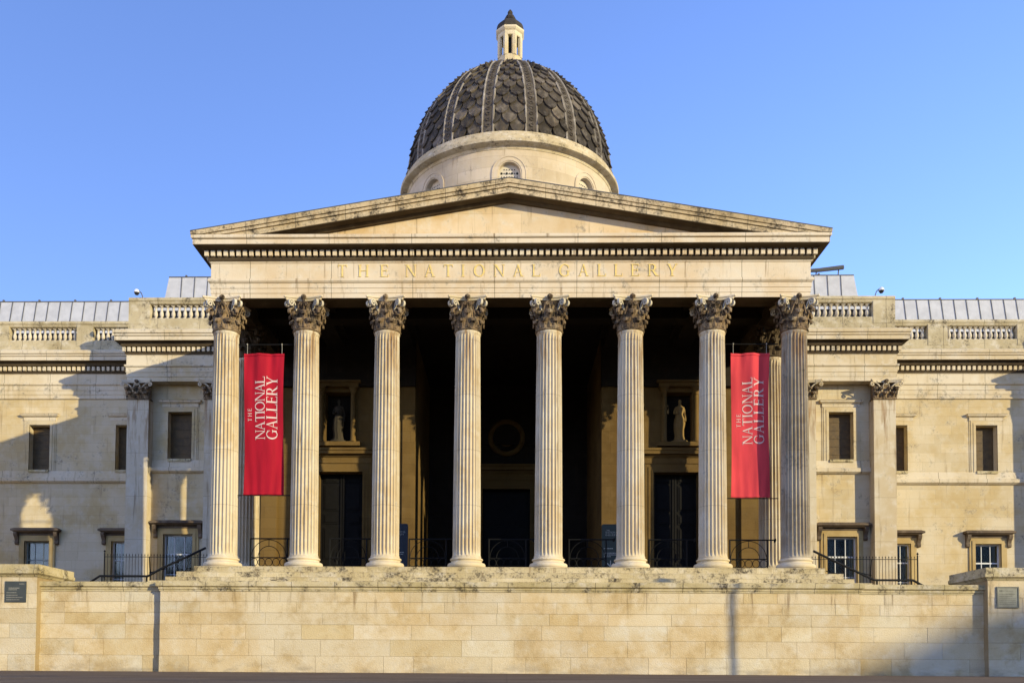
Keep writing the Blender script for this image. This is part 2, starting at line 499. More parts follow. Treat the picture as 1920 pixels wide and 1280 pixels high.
# ------------------------------------------------------------------ serif capitals
def glyph(ch, k=1.0):
    """list of polygons on a cap height of 1; returns (polys, width)"""
    T, t, sh, se = 0.15 * k, 0.065 * k, 0.045 * k, 0.075
    P = []
    def rect(x0, x1, z0, z1): P.append([(x0, z0), (x1, z0), (x1, z1), (x0, z1)])
    def stem(x, wd, z0=0.0, z1=1.0, bot=True, top=True):
        rect(x, x + wd, z0, z1)
        if bot: rect(x - se, x + wd + se, z0, z0 + sh)
        if top: rect(x - se, x + wd + se, z1 - sh, z1)
    def diag(xa, za, xb, zb, wd):
        P.append([(xa, za), (xa + wd, za), (xb + wd, zb), (xb, zb)])
    def ring(cx, cz, rx, rz, ix, iz, a0, a1, n=22):
        for i in range(n):
            a, b = a0 + (a1 - a0) * i / n, a0 + (a1 - a0) * (i + 1) / n
            P.append([(cx + rx * cos(a), cz + rz * sin(a)), (cx + rx * cos(b), cz + rz * sin(b)),
                      (cx + ix * cos(b), cz + iz * sin(b)), (cx + ix * cos(a), cz + iz * sin(a))])
    if ch == 'I': stem(0.09, T); W = 0.33
    elif ch == 'T':
        stem(0.33, T, top=False); rect(0.03, 0.78, 1 - t, 1); rect(0.03, 0.07, 0.80, 1 - t); rect(0.74, 0.78, 0.80, 1 - t); W = 0.81
    elif ch == 'H':
        stem(0.09, T); stem(0.70, T); rect(0.24, 0.70, 0.49, 0.49 + t); W = 0.94
    elif ch == 'E':
        stem(0.09, T); rect(0.24, 0.66, 0, t); rect(0.24, 0.62, 1 - t, 1); rect(0.24, 0.54, 0.49, 0.49 + t)
        rect(0.66, 0.70, 0, 0.2); rect(0.60, 0.64, 0.8, 1); rect(0.53, 0.565, 0.42, 0.62); W = 0.74
    elif ch == 'L':
        stem(0.09, T); rect(0.24, 0.66, 0, t); rect(0.66, 0.70, 0, 0.22); W = 0.72
    elif ch == 'N':
        rect(0.12, 0.12 + t, 0, 1); rect(0.80, 0.80 + t, 0, 1); rect(0.04, 0.27, 0, sh); rect(0.70, 0.95, 1 - sh, 1); rect(0.0, 0.2, 1 - sh, 1)
        P.append([(0.10, 1), (0.28, 1), (0.865, 0.0), (0.76, 0.0)]); W = 0.96
    elif ch == 'A':
        P.append([(0.08, 0), (0.08 + t, 0), (0.45, 1.0), (0.40, 1.0)]); P.append([(0.66, 0), (0.66 + T, 0), (0.47, 1.0), (0.36, 1.0)])
        rect(0.22, 0.62, 0.33, 0.33 + t * 0.9); rect(0.0, 0.24, 0, sh); rect(0.58, 0.90, 0, sh); W = 0.90
    elif ch == 'Y':
        rect(0.36, 0.36 + T, 0, 0.46); rect(0.28, 0.60, 0, sh)
        P.append([(0.36, 0.44), (0.51, 0.44), (0.24, 1.0), (0.08, 1.0)]); P.append([(0.44, 0.44), (0.51, 0.44), (0.80, 1.0), (0.73, 1.0)])
        rect(0.0, 0.30, 1 - sh, 1); rect(0.64, 0.88, 1 - sh, 1); W = 0.88
    elif ch == 'O':
        ring(0.50, 0.5, 0.46, 0.52, 0.31, 0.455, 0, 2 * pi, 36); W = 1.0
    elif ch == 'G':
        ring(0.50, 0.5, 0.46, 0.52, 0.31, 0.455, radians(42), radians(325), 32)
        rect(0.73, 0.73 + T * 0.9, 0.06, 0.46); rect(0.64, 0.95, 0.42, 0.42 + sh); rect(0.80, 0.84, 0.66, 0.92); W = 0.98
    elif ch == 'R':
        stem(0.09, T); rect(0.24, 0.42, 1 - t, 1); rect(0.24, 0.42, 0.46, 0.46 + t * 0.9)
        ring(0.40, 0.73, 0.28, 0.27, 0.13, 0.21, -pi / 2, pi / 2, 16)
        P.append([(0.36, 0.47), (0.50, 0.47), (0.86, 0.0), (0.66, 0.0)]); rect(0.66, 0.93, 0, sh); W = 0.92
    else:
        W = 0.45
    return P, W

def text_mesh(mb, text, x0, z0, capH, length=None, track=0.08, mapf=None, thick=0.02, k=1.0, sub=False):
    wk = k
    """lay text on a (u,v) plane from (x0,z0); mapf(u,v,d) -> world point"""
    adv = []
    tot = 0
    for c in text:
        P, W = glyph(c, wk)
        adv.append((P, W))
    nat = sum(a[1] for a in adv) * capH
    gaps = len(text) - 1
    gap = (length - nat) / gaps if length else track * capH
    u = x0
    k = 0
    for P, W in adv:
        for poly in P:
            d = 0.0006 * (k % 7)
            k += 1
            if sub and len(poly) == 4:
                a_, b_, c_, d_ = [(u + p[0] * capH, z0 + p[1] * capH) for p in poly]
                NS = 5
                G = []
                for q in range(NS + 1):
                    for w_ in range(NS + 1):
                        fu, fv = w_ / NS, q / NS
                        e0 = (a_[0] + (b_[0] - a_[0]) * fu, a_[1] + (b_[1] - a_[1]) * fu)
                        e1 = (d_[0] + (c_[0] - d_[0]) * fu, d_[1] + (c_[1] - d_[1]) * fu)
                        G.append(mapf(e0[0] + (e1[0] - e0[0]) * fv, e0[1] + (e1[1] - e0[1]) * fv, thick + d))
                mb.add(G, [(q * (NS + 1) + w_, q * (NS + 1) + w_ + 1, (q + 1) * (NS + 1) + w_ + 1, (q + 1) * (NS + 1) + w_) for q in range(NS) for w_ in range(NS)])
                continue
            n = len(poly)
            pts = [(u + p[0] * capH, z0 + p[1] * capH) for p in poly]
            fr = [mapf(a, b, thick + d) for a, b in pts]
            bk = [mapf(a, b, 0.0) for a, b in pts]
            fs = [tuple(range(n))] + [(i, (i + 1) % n, n + (i + 1) % n, n + i) for i in range(n)]
            mb.add(fr + bk, fs)
        u += W * capH + gap

# ================================================================== SETTING: GROUND
g = MB()
prof = [(-400, -1.5), (-28.2, -1.5), (-28.2, -1.2), (-27.6, -1.2), (-27.6, -0.9), (-27.0, -0.9), (-27.0, -0.6), (-26.4, -0.6), (-26.4, -0.3), (-25.8, -0.3), (-25.8, 0.0), (-10, 0.0), (400, 0.0)]
for i in range(len(prof) - 1):
    (ya, za), (yb, zb) = prof[i], prof[i + 1]
    g.quad((-400, ya, za), (400, ya, za), (400, yb, zb), (-400, yb, zb))
ground = g.build('ground', M['ground'])
tag(ground, 'brown grey paving running to the foot of the retaining wall', kind='structure')

# ================================================================== RETAINING WALL
TOPZ = 2.69
courses = [0.0, 0.52, 1.04, 1.51, 1.88, 2.23, 2.56]
def ashlar_face(mb, x0, x1, y, rng, zs=courses, proud=0.35):
    mb.use_c = True
    mb.box(x0, x1, y + 0.012, y + proud, zs[0] - 0.2, zs[-1], (0.52, 0.45, 0.34))
    for k in range(len(zs) - 1):
        x = x0
        first = True
        while x < x1 - 0.01:
            ln = rng.uniform(0.75, 2.3) if k > 0 else rng.uniform(0.9, 2.6)
            if first: ln *= rng.uniform(0.4, 1.0); first = False
            e = min(x1, x + ln)
            if x1 - e < 0.45: e = x1
            v = rng.gauss(1.0, 0.045)
            wv = rng.gauss(0, 0.03)
            t = (v * (1 + wv * 0.3), v * 0.995, v * (1 - wv - 0.0))
            if rng.random() < 0.07: t = (t[0] * 0.93, t[1] * 0.88, t[2] * 0.74)
            elif rng.random() < 0.2: t = (t[0] * 0.96, t[1] * 1.0, t[2] * 1.06)
            pd = rng.uniform(0, 0.009) + (0.025 if k == 0 else 0)
            j = 0.004
            mb.box(x + (j if x > x0 else 0), e - (j if e < x1 else 0), y - pd, y + 0.02, zs[k] + (j if k else -0.1), zs[k + 1] - j, t)
            x = e
rw = empty('retaining_wall', (0, -3, 0))
def off(o, par):
    """geometry is authored in world space; parent keeps it there"""
    o.parent = par
    o.matrix_parent_inverse = Matrix.Translation(par.location).inverted() if par.rotation_euler.z == 0 else par.matrix_basis.inverted()
    return o
tag(rw, 'long low pale ashlar retaining wall along the pavement below the portico', 'wall')
mb = MB(); ashlar_face(mb, -11.03, 11.03, -3.0, random.Random(3)); off(mb.build('wall_face', M['retain']), rw)
for sx, x0, x1, sd in ((-1, -15.0, -11.03, 5), (1, 11.03, 15.0, 9)):
    mb = MB(); ashlar_face(mb, x0, x1, -2.77, random.Random(sd)); off(mb.build('wall_face', M['retain']), rw)
cp = [(-1.6, 2.56), (0.03, 2.56), (0.03, 2.60), (0.055, 2.62), (0.055, 2.69), (0.10, 2.70), (0.12, 2.72), (0.12, 2.86), (-1.6, 2.86)]
mb = MB(); mb.sweep([(-15.0, -2.77), (-11.03, -2.77), (-11.03, -3.0), (11.03, -3.0), (11.03, -2.77), (15.0, -2.77)], cp)
off(mb.build('coping', M['coping']), rw)

def stone_pier(sx, label, sd, x_in=14.98, wd=5.5):
    root = empty('stone_pier', (sx * (x_in + wd / 2), -3.05, 0))
    tag(root, label, 'pier', 'stone piers ending the retaining wall')
    x0, x1 = (x_in, x_in + wd) if sx > 0 else (-x_in - wd, -x_in)
    mb = MB(); ashlar_face(mb, x0, x1, -3.05, random.Random(sd), [0.0, 0.52, 1.04, 1.51, 1.98, 2.45, 2.98], proud=2.35)
    off(mb.build('pier_body', M['retain']), root)
    mb = MB()
    pth = [(x0, -0.72), (x0, -3.05), (x1, -3.05), (x1, -0.72)]
    mb.sweep(pth, [(-0.6, 2.98), (0.02, 2.98), (0.06, 3.04), (0.13, 3.09), (0.13, 3.19), (0.09, 3.20), (0.09, 3.38), (-0.6, 3.38)])
    mb.box(x0 + 0.5, x1 - 0.5, -2.6, -0.7, 3.0, 3.379)
    off(mb.build('cap', M['coping']), root)
    return root
stone_pier(-1, 'broad stone pier with dark slate plaque at the left end of the retaining wall', 21)
stone_pier(1, 'broad stone pier with weathered grey plaque at the right end of the retaining wall', 22)

def plaque(name, x0, x1, z0, z1, mat, label, bars, bm_, frame=False):
    root = empty(name, ((x0 + x1) / 2, -3.05, z0))
    tag(root, label, 'plaque')
    mb = MB(); mb.box(x0, x1, -3.085, -3.05, z0, z1)
    off(mb.build('plate', mat), root)
    if frame:
        mb = MB()
        t = 0.035
        for a in ((x0, x1, z1 - t, z1), (x0, x1, z0, z0 + t), (x0, x0 + t, z0 + t, z1 - t), (x1 - t, x1, z0 + t, z1 - t)):
            mb.box(a[0], a[1], -3.10, -3.0852, a[2], a[3])
        off(mb.build('rim', M['plaquebar2']), root)
    mb = MB()
    rr = random.Random(len(bars))
    for (bx, bz, bl, bh) in bars:
        x = bx
        while x < bx + bl:
            wl = rr.uniform(0.015, 0.05)
            mb.box(x0 + x, x0 + min(x + wl, bx + bl), -3.088, -3.0852, z1 - bz - bh, z1 - bz)
            x += wl + 0.010
    off(mb.build('lettering', bm_), root)
plaque('wall_plaque', -15.99, -15.31, 2.17, 2.84, M['plaque'], 'square dark slate plaque with rows of small lettering on the left pier',
       [(0.46, 0.07, 0.16, 0.03), (0.12, 0.20, 0.35, 0.035), (0.12, 0.255, 0.26, 0.03), (0.05, 0.35, 0.32, 0.026), (0.05, 0.43, 0.36, 0.026), (0.05, 0.50, 0.53, 0.026), (0.05, 0.575, 0.43, 0.026)], M['plaquebar'])
plaque('wall_plaque', 15.24, 15.92, 2.13, 2.79, M['plaquegrey'], 'framed weathered grey bronze plaque on the right pier',
       [(0.08, 0.10, 0.10, 0.06), (0.20, 0.12, 0.30, 0.02), (0.08, 0.22, 0.48, 0.02), (0.08, 0.29, 0.40, 0.02), (0.08, 0.36, 0.50, 0.015), (0.08, 0.42, 0.50, 0.015), (0.08, 0.48, 0.50, 0.015), (0.08, 0.54, 0.45, 0.015)], M['plaquebar2'], True)

# ================================================================== GALLERY BUILDING
gal = empty('gallery_building', (0, 0, 0))
tag(gal, 'pale stone neoclassical gallery with columned portico, pediment and dark scaled dome', 'building')
def part(mb, name, mat, smooth=None, parent=None, label=None):
    return mb.build(name, mat, parent or gal, smooth, label)

SP = 2.85
CX = [(i - 3.5) * SP for i in range(8)]
FZ = 3.60      # portico floor

# --- podium and steps
mb = MB()
mb.box(-10.72, 10.72, -0.78, 0.30, 3.38, 3.60)
mb.box(-11.22, 11.22, -1.10, 4.0, 3.17, 3.379)
mb.box(-11.46, 11.46, -1.45, 4.0, 2.93, 3.169)
mb.box(-11.6, 11.6, -2.6, 4.0, 0.0, 2.929)
for sx in (-1, 1):
    for k in range(16):
        xa = 11.6 + k * 0.33
        z = 2.75 - k * 0.17
        if z <= 0.1: break
        a, b = sorted((sx * xa, sx * (xa + 0.33)))
        mb.box(a, b, -0.9, 2.0, 0, z)
part(mb, 'steps', M['step'])
mb = MB(); mb.box(-10.72, 10.72, 0.30, 12.7, 3.38, 3.598)
part(mb, 'portico_floor', plain('dark_flagstones', (0.06, 0.052, 0.042), 0.8, 0, 0.2, 2))

# --- columns
def shaft_mesh():
    mb = MB()
    NF, PF = 24, 8
    n = NF * PF
    zs = [4.00, 4.03, 4.08, 4.16, 4.30]
    zs += [4.30 + (11.55 - 4.30) * i / 14 for i in range(1, 15)]
    zs += [11.68, 11.76, 11.81, 11.84, 11.90]
    vs = []
    for z in zs:
        t = (z - 4.0) / 7.9
        r = 0.487 - 0.060 * (t ** 1.55)
        # flute ends: rounded
        if z < 4.30: dp = max(0.0, min(1.0, (z - 4.03) / 0.22)) ** 0.5
        elif z > 11.55: dp = max(0.0, min(1.0, (11.81 - z) / 0.22)) ** 0.5
        else: dp = 1.0
        if z >= 11.84: r += 0.02
        if z <= 4.03: r += 0.02
        for i in range(n):
            u = (i % PF) / PF
            a = 2 * pi * i / n
            if u < 0.19:
                d = 0
            else:
                q = (u - 0.19) / 0.81 * 2 - 1
                d = 0.066 * sqrt(max(0, 1 - q * q)) * dp
            rr = r - d
            vs.append((rr * sin(a), -rr * cos(a), z - FZ))
    fs = []
    for j in range(len(zs) - 1):
        for i in range(n):
            i2 = (i + 1) % n
            fs.append((j * n + i, j * n + i2, (j + 1) * n + i2, (j + 1) * n + i))
    mb.add(vs, fs)
    return mb
def base_mesh():
    mb = MB()
    p = [(0.0, 0.0), (0.655, 0.0)]
    p += [(0.655 + 0.0 - 0.01 * 0, 0.03)]
    for k in range(9):
        a = -pi / 2 + pi * k / 8
        p.append((0.60 + 0.065 * cos(a), 0.115 + 0.085 * sin(a)))
    p += [(0.575, 0.205), (0.545, 0.225), (0.530, 0.255), (0.540, 0.285)]
    for k in range(7):
        a = -pi / 2 + pi * k / 6
        p.append((0.535 + 0.04 * cos(a), 0.325 + 0.04 * sin(a)))
    p += [(0.52, 0.375), (0.505, 0.40), (0.495, 0.42)]
    mb.lathe(p, 0, 0, 48)
    return mb

def leaf(mb, ang, r0, z0, h, wd, out, curl, lobes=3, flat=None):
    """acanthus leaf: climbs the bell then curls outward. flat=(y) makes it for a pilaster (ang is then an x offset)"""
    NU, NV = 6, 9
    vs = []
    for j in range(NV + 1):
        t = j / NV
        if t < 0.72:
            q = t / 0.72
            rr = r0 + 0.03 + out * 0.35 * q * q
            zz = z0 + h * q
        else:
            q = (t - 0.72) / 0.28
            rr = r0 + 0.03 + out * 0.35 + out * 0.65 * sin(q * pi * 0.62)
            zz = z0 + h - curl * (1 - cos(q * pi * 0.75)) + 0.035 * sin(q * pi)
        wv = wd * (0.62 + 0.38 * sin(min(1, t * 1.15) * pi * 0.5)) * (1 - max(0, t - 0.80) ** 1.2 * 2.2)
        wv *= 1 - 0.16 * abs(sin(t * pi * (lobes + 0.5)))
        for i in range(NU + 1):
            u = i / NU * 2 - 1
            ridge = 0.028 * (1 - abs(u)) ** 0.7 - 0.014 * (abs(sin(u * pi * 1.5)))
            o = rr + ridge - 0.018 * u * u
            s = u * wv / 2
            if flat is None:
                a = ang + s / max(0.2, o) * 1.0
                vs.append((o * sin(a), -o * cos(a), zz))
            else:
                vs.append((ang + s, flat - (o - r0), zz))
    fs = []
    for j in range(NV):
        for i in range(NU):
            a = j * (NU + 1) + i
            fs.append((a, a + 1, a + NU + 2, a + NU + 1))
    # thickness: duplicate inward
    k = len(vs)
    back = []
    for v in vs:
        if flat is None:
            q = sqrt(v[0] ** 2 + v[1] ** 2)
            f = (q - 0.028) / q
            back.append((v[0] * f, v[1] * f, v[2] - 0.012))
        else:
            back.append((v[0], v[1] + 0.028, v[2] - 0.012))
    fs2 = [tuple(i + k for i in f) for f in fs]
    rim = [i for i in range(NU + 1)] + [j * (NU + 1) + NU for j in range(1, NV + 1)] + [NV * (NU + 1) + i for i in range(NU - 1, -1, -1)] + [j * (NU + 1) for j in range(NV - 1, 0, -1)]
    rf = [(rim[i], rim[(i + 1) % len(rim)], rim[(i + 1) % len(rim)] + k, rim[i] + k) for i in range(len(rim))]
    mb.add(vs + back, fs + fs2 + rf)

def capital_mesh(r=0.43, H=1.13, ab=0.70):
    """returns (dark body, pale volutes) with z measured from the astragal"""
    mb = MB()
    mb.lathe([(r + 0.02, 0.0), (r + 0.055, 0.015), (r + 0.065, 0.035), (r + 0.05, 0.06), (r + 0.01, 0.07), (r - 0.01, 0.10), (r - 0.01, 0.5), (r + 0.02, 0.75), (r + 0.09, 0.93), (r + 0.13, 0.965), (r + 0.02, 0.98)], 0, 0, 32)
    for k in range(8):
        leaf(mb, 2 * pi * (k + 0.5) / 8, r - 0.01, 0.07, 0.32, 0.34, 0.15, 0.07, flat=None)
    for k in range(8):
        leaf(mb, 2 * pi * k / 8, r - 0.01, 0.10, 0.56, 0.30, 0.19, 0.08, flat=None)
    # abacus with hollow sides
    ring = []
    for q in range(4):
        a0 = pi / 4 + q * pi / 2
        p0 = (ab * sqrt(2) * sin(a0), -ab * sqrt(2) * cos(a0))
        a1 = a0 + pi / 2
        p1 = (ab * sqrt(2) * sin(a1), -ab * sqrt(2) * cos(a1))
        mid = ((p0[0] + p1[0]) / 2, (p0[1] + p1[1]) / 2)
        ml = sqrt(mid[0] ** 2 + mid[1] ** 2)
        inn = (mid[0] / ml, mid[1] / ml)
        for i in range(11):
            t = 0.04 + 0.92 * i / 10
            d = 0.17 * sin(pi * t)
            ring.append((p0[0] + (p1[0] - p0[0]) * t - inn[0] * d, p0[1] + (p1[1] - p0[1]) * t - inn[1] * d))
    ab2 = MB()
    n = len(ring)
    lv = [(0.90, H - 0.13), (0.93, H - 0.09), (0.94, H - 0.07), (1.0, H - 0.05), (1.0, H)]
    vs = [(x * s, y * s, z) for s, z in lv for x, y in ring]
    fs = []
    for j in range(len(lv) - 1):
        for i in range(n):
            fs.append((j * n + i, j * n + (i + 1) % n, (j + 1) * n + (i + 1) % n, (j + 1) * n + i))
    fs.append(tuple(range(n)))
    fs.append(tuple((len(lv) - 1) * n + i for i in range(n)))
    ab2.add(vs, fs)
    # volutes: corner scrolls and small inner helices
    vo = MB()
    def scroll(a, rr, z, R0, turns, wd, stemr, stemz, dirx):
        """spiral band in the vertical plane through the axis at angle a, with a stem rising from the bell"""
        pts = []
        ns = 10
        for i in range(ns):
            t = i / ns
            pts.append((stemr + (rr - stemr) * (t ** 1.7), stemz + (z + R0 - stemz) * sin(t * pi / 2)))
        m = 20
        for i in range(m + 1):
            t = i / m
            th = pi / 2 - t * turns * 2 * pi
            q = R0 * (1 - 0.80 * t)
            pts.append((rr + q * cos(th), z + q * sin(th)))
        vs = []
        for i, (o, zz) in enumerate(pts):
            th = 0.022
            a_, b_ = pts[max(0, i - 1)], pts[min(len(pts) - 1, i + 1)]
            dx, dz = b_[0] - a_[0], b_[1] - a_[1]
            L = sqrt(dx * dx + dz * dz) or 1
            nx, nz = -dz / L * th, dx / L * th
            wv = wd * (0.6 + 0.4 * min(1, i / 10))
            for so, sw in ((1, -1), (1, 1), (-1, 1), (-1, -1)):
                oo, z2 = o + nx * so, zz + nz * so
                s = sw * wv / 2
                vs.append((oo * sin(a) + s * cos(a), -oo * cos(a) + s * sin(a), z2))
        fs = []
        for i in range(len(pts) - 1):
            for k in range(4):
                fs.append((i * 4 + k, i * 4 + (k + 1) % 4, i * 4 + 4 + (k + 1) % 4, i * 4 + 4 + k))
        fs += [(0, 1, 2, 3), tuple(len(pts) * 4 - 4 + k for k in range(4))]
        vo.add(vs, fs)
    for q in range(4):
        a = pi / 4 + q * pi / 2
        for da in ((-0.13, 0.13) if q == 0 else ()):
            scroll(a + da, 0.74 - 0.02, 0.905, 0.115, 1.4, 0.085, r + 0.02, 0.42, 0)
        # curled leaf under the volute
        leaf(mb, a, r + 0.04, 0.45, 0.30, 0.20, 0.27, 0.10)
    for q in range(4):
        a = q * pi / 2
        for sg in (-1, 1):
            # helices seen from the front: flat spiral curls meeting under the abacus centre
            pts = []
            for i in range(9):
                t = i / 8
                pts.append((sg * (0.26 - 0.10 * t), 0.52 + 0.34 * t, r + 0.06 + 0.10 * t))
            for i in range(1, 15):
                t = i / 14
                th = pi - t * 2.3 * pi
                q_ = 0.07 * (1 - 0.75 * t)
                pts.append((sg * (0.09 - q_ * cos(th) * -1), 0.86 + q_ * sin(th), r + 0.17))
            P3 = []
            for (s, z, o) in pts:
                P3.append((o * sin(a) + s * cos(a), -o * cos(a) + s * sin(a), z))
            mb.tube(P3, 0.024, 5)
        # fleuron on the abacus centre
        o = ab - 0.17 + 0.05
        c = Vector((o * sin(a), -o * cos(a), H - 0.03))
        for k in range(6):
            an = 2 * pi * k / 6
            s, z = 0.075 * cos(an), 0.075 * sin(an)
            mb.tube([c, c + Vector((sin(a) * 0.05 + s * cos(a), -cos(a) * 0.05 + s * sin(a), z))], [0.02, 0.052], 6)
        mb.tube([c + Vector((sin(a) * 0.01, -cos(a) * 0.01, 0)), c + Vector((sin(a) * 0.12, -cos(a) * 0.12, 0))], [0.05, 0.035], 8)
        mb.tube([c + Vector((0, 0, -0.05)), Vector(((r + 0.08) * sin(a), -(r + 0.08) * cos(a), 0.60))], [0.05, 0.025], 6)
    return mb, ab2, vo

proto = shaft_mesh().build('column', M['column'], gal, 55)
base = base_mesh().build('column_base', M['base'], proto, 40)
cm, ab2, vo = capital_mesh()
capo = cm.build('capital', M['capital'], proto, 50); capo.location.z = 11.90 - FZ
# abacus and volutes catch the rain and are paler: separate sub-parts
abo = ab2.build('abacus', M['base'], proto, 30); abo.location.z = 11.90 - FZ
for q in range(4):
    if q == 0:
        voo = vo.build('volute', M['baluster'], proto, 40); voo.location.z = 11.90 - FZ
    else:
        v2 = voo.copy(); COL.objects.link(v2); v2.rotation_euler.z = q * pi / 2
locs = [(x, 0.0) for x in CX] + [(CX[0], SP), (CX[7], SP)]
for i, (x, y) in enumerate(locs):
    c = proto if i == 0 else copy_tree(proto, gal)
    c.location = (x, y, FZ)
    if i: c.rotation_euler.z = (i * 5 % 4) * pi / 2
    if i == 7:
        c.data = c.data.copy(); c.data.materials[0] = M['column_stained_shaded']; c['label'] = 'end column greyed for stain and shade'
    if i >= 8:
        for ch in c.children:
            if ch.name.split('.')[0] in ('capital', 'abacus', 'volute'):
                ch.data = ch.data.copy(); ch.data.materials[0] = M['bed']  # capital parts darkened to put the portico shade into their colour
        c['label'] = 'side column standing behind the front row, its sooty capital darkened further for shade'

# --- entablature of the portico
EF = -0.42
XE = 10.405
ent = [(-0.86, 13.03), (0, 13.03), (0, 13.19), (0.02, 13.20), (0.02, 13.36), (0.04, 13.37), (0.04, 13.53), (0.07, 13.55), (0.11, 13.60), (0.11, 13.68),
       (0.02, 13.69), (0.02, 14.25), (0.04, 14.255), (0.06, 14.30), (0.06, 14.722),
       (0.52, 14.722), (0.52, 14.885), (0.485, 14.89), (0.485, 14.91), (0.55, 14.915), (0.57, 14.94), (0.57, 15.03), (-0.86, 15.03)]
mb = MB()
mb.sweep([(-XE, 8.6), (-XE, EF), (XE, EF), (XE, 8.6)], ent)
part(mb, 'portico_entablature', M['entab'])
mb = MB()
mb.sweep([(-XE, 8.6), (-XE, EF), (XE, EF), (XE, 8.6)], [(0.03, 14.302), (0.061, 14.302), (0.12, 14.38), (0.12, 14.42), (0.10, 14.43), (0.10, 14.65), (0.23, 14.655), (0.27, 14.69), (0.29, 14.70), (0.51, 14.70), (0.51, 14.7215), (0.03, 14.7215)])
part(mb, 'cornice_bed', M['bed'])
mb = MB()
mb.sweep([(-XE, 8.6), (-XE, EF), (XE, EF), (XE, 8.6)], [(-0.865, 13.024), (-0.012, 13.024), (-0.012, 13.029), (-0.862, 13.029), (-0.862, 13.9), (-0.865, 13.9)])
part(mb, 'architrave_soffit', M['bed'])  # dark lining under the architrave, soot and shade in its colour
def dentils(mb, xa, xb, y, z0, z1, sp, wd, dep):
    n = int(round((xb - xa) / sp))
    s = (xb - xa - wd) / n
    for i in range(n + 1):
        x = xa + s * i
        mb.box(x, x + wd, y - dep, y + 0.004, z0, z1)
mb = MB()
dentils(mb, -XE - 0.20, XE + 0.20, EF - 0.10, 14.445, 14.635, 0.225, 0.135, 0.12)
for sx in (-1, 1):
    for k in range(36):
        y = EF + 0.1 + k * 0.225
        a, b = sorted((sx * (XE + 0.096), sx * (XE + 0.22)))
        mb.box(a, b, y, y + 0.135, 14.445, 14.635)
part(mb, 'dentils', M['entab'])
mb = MB()
fy = EF - 0.02
mf = lambda u, v, d: (u, fy - d, v)
text_mesh(mb, 'THE', -5.98, 13.765, 0.42, 1.80, mapf=mf, k=0.78)
text_mesh(mb, 'NATIONAL', -3.62, 13.765, 0.42, 4.72, mapf=mf, k=0.78)
text_mesh(mb, 'GALLERY', 1.72, 13.765, 0.42, 4.12, mapf=mf, k=0.78)
part(mb, 'gilded_lettering', M['gold'])

# --- pediment
ZA, SL, XT = 16.95, 0.1655, 10.98
def rake(mb, prof, xs, zmin):
    vs = []
    for x in xs:
        zt = ZA - SL * abs(x)
        for y, dz in prof:
            vs.append((x, y, max(zt + dz, zmin)))
    k = len(prof)
    fs = []
    for i in range(len(xs) - 1):
        for j in range(k):
            fs.append((i * k + j, i * k + (j + 1) % k, (i + 1) * k + (j + 1) % k, (i + 1) * k + j))
    fs += [tuple(range(k)), tuple((len(xs) - 1) * k + j for j in range(k))]
    mb.add(vs, fs)
mb = MB()
xs = sorted(set([XT * i / 24 for i in range(-24, 25)] + [sx * q for sx in (-1, 1) for q in (8.7, 8.9, 9.0, 9.1, 9.2, 9.3, 9.4, 10.0, 10.2, 10.4, 10.6)]))
rake(mb, [(-0.25, 0), (-1.04, 0), (-1.04, -0.035), (-1.02, -0.15), (-0.965, -0.155), (-0.965, -0.172), (-0.995, -0.176), (-0.985, -0.265), (-0.925, -0.27), (-0.925, -0.288), (-0.945, -0.292), (-0.945, -0.46), (-0.25, -0.46)], xs, 15.032)
part(mb, 'raking_cornice', M['rake'])
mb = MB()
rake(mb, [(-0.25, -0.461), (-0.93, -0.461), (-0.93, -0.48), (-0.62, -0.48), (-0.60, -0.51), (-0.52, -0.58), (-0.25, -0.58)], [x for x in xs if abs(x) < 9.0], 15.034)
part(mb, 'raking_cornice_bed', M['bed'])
mb = MB()
rake(mb, [(-0.25, 0.022), (-1.055, 0.022), (-1.055, -0.004), (-0.25, -0.004)], xs, 15.0)
part(mb, 'lead_flashing', M['seam'])
mb = MB()
tx = 9.9
zb = 15.0
mb.add([(-tx, EF, zb), (tx, EF, zb), (0, EF, zb + (ZA - 0.2 - zb)), (-tx, -0.2, zb), (tx, -0.2, zb), (0, -0.2, ZA - 0.2)],
       [(0, 1, 2), (3, 5, 4), (0, 3, 4, 1), (1, 4, 5, 2), (2, 5, 3, 0)])
part(mb, 'tympanum', stone('tympanum_stone', base=(0.60, 0.48, 0.31), alt=(0.50, 0.35, 0.17), soot=0.35, streak=0.7, block=(2.2, 0.8), bump=0.15))
mb = MB()
for sx in (-1, 1):
    mb.quad((0, -0.6, ZA + 0.02), (sx * 11.0, -0.6, ZA + 0.02 - SL * 11.0), (sx * 11.0, 24, ZA + 0.02 - SL * 11.0), (0, 24, ZA + 0.02))
    mb.quad((sx * 10.3, 4.4, 13.0), (sx * 10.3, 24, 13.0), (sx * 10.3, 24, 15.2), (sx * 10.3, 4.4, 15.2))
mb.quad((-11, 24, 13), (11, 24, 13), (11, 24, 15.1), (-11, 24, 15.1))
part(mb, 'portico_roof', M['zinc'])

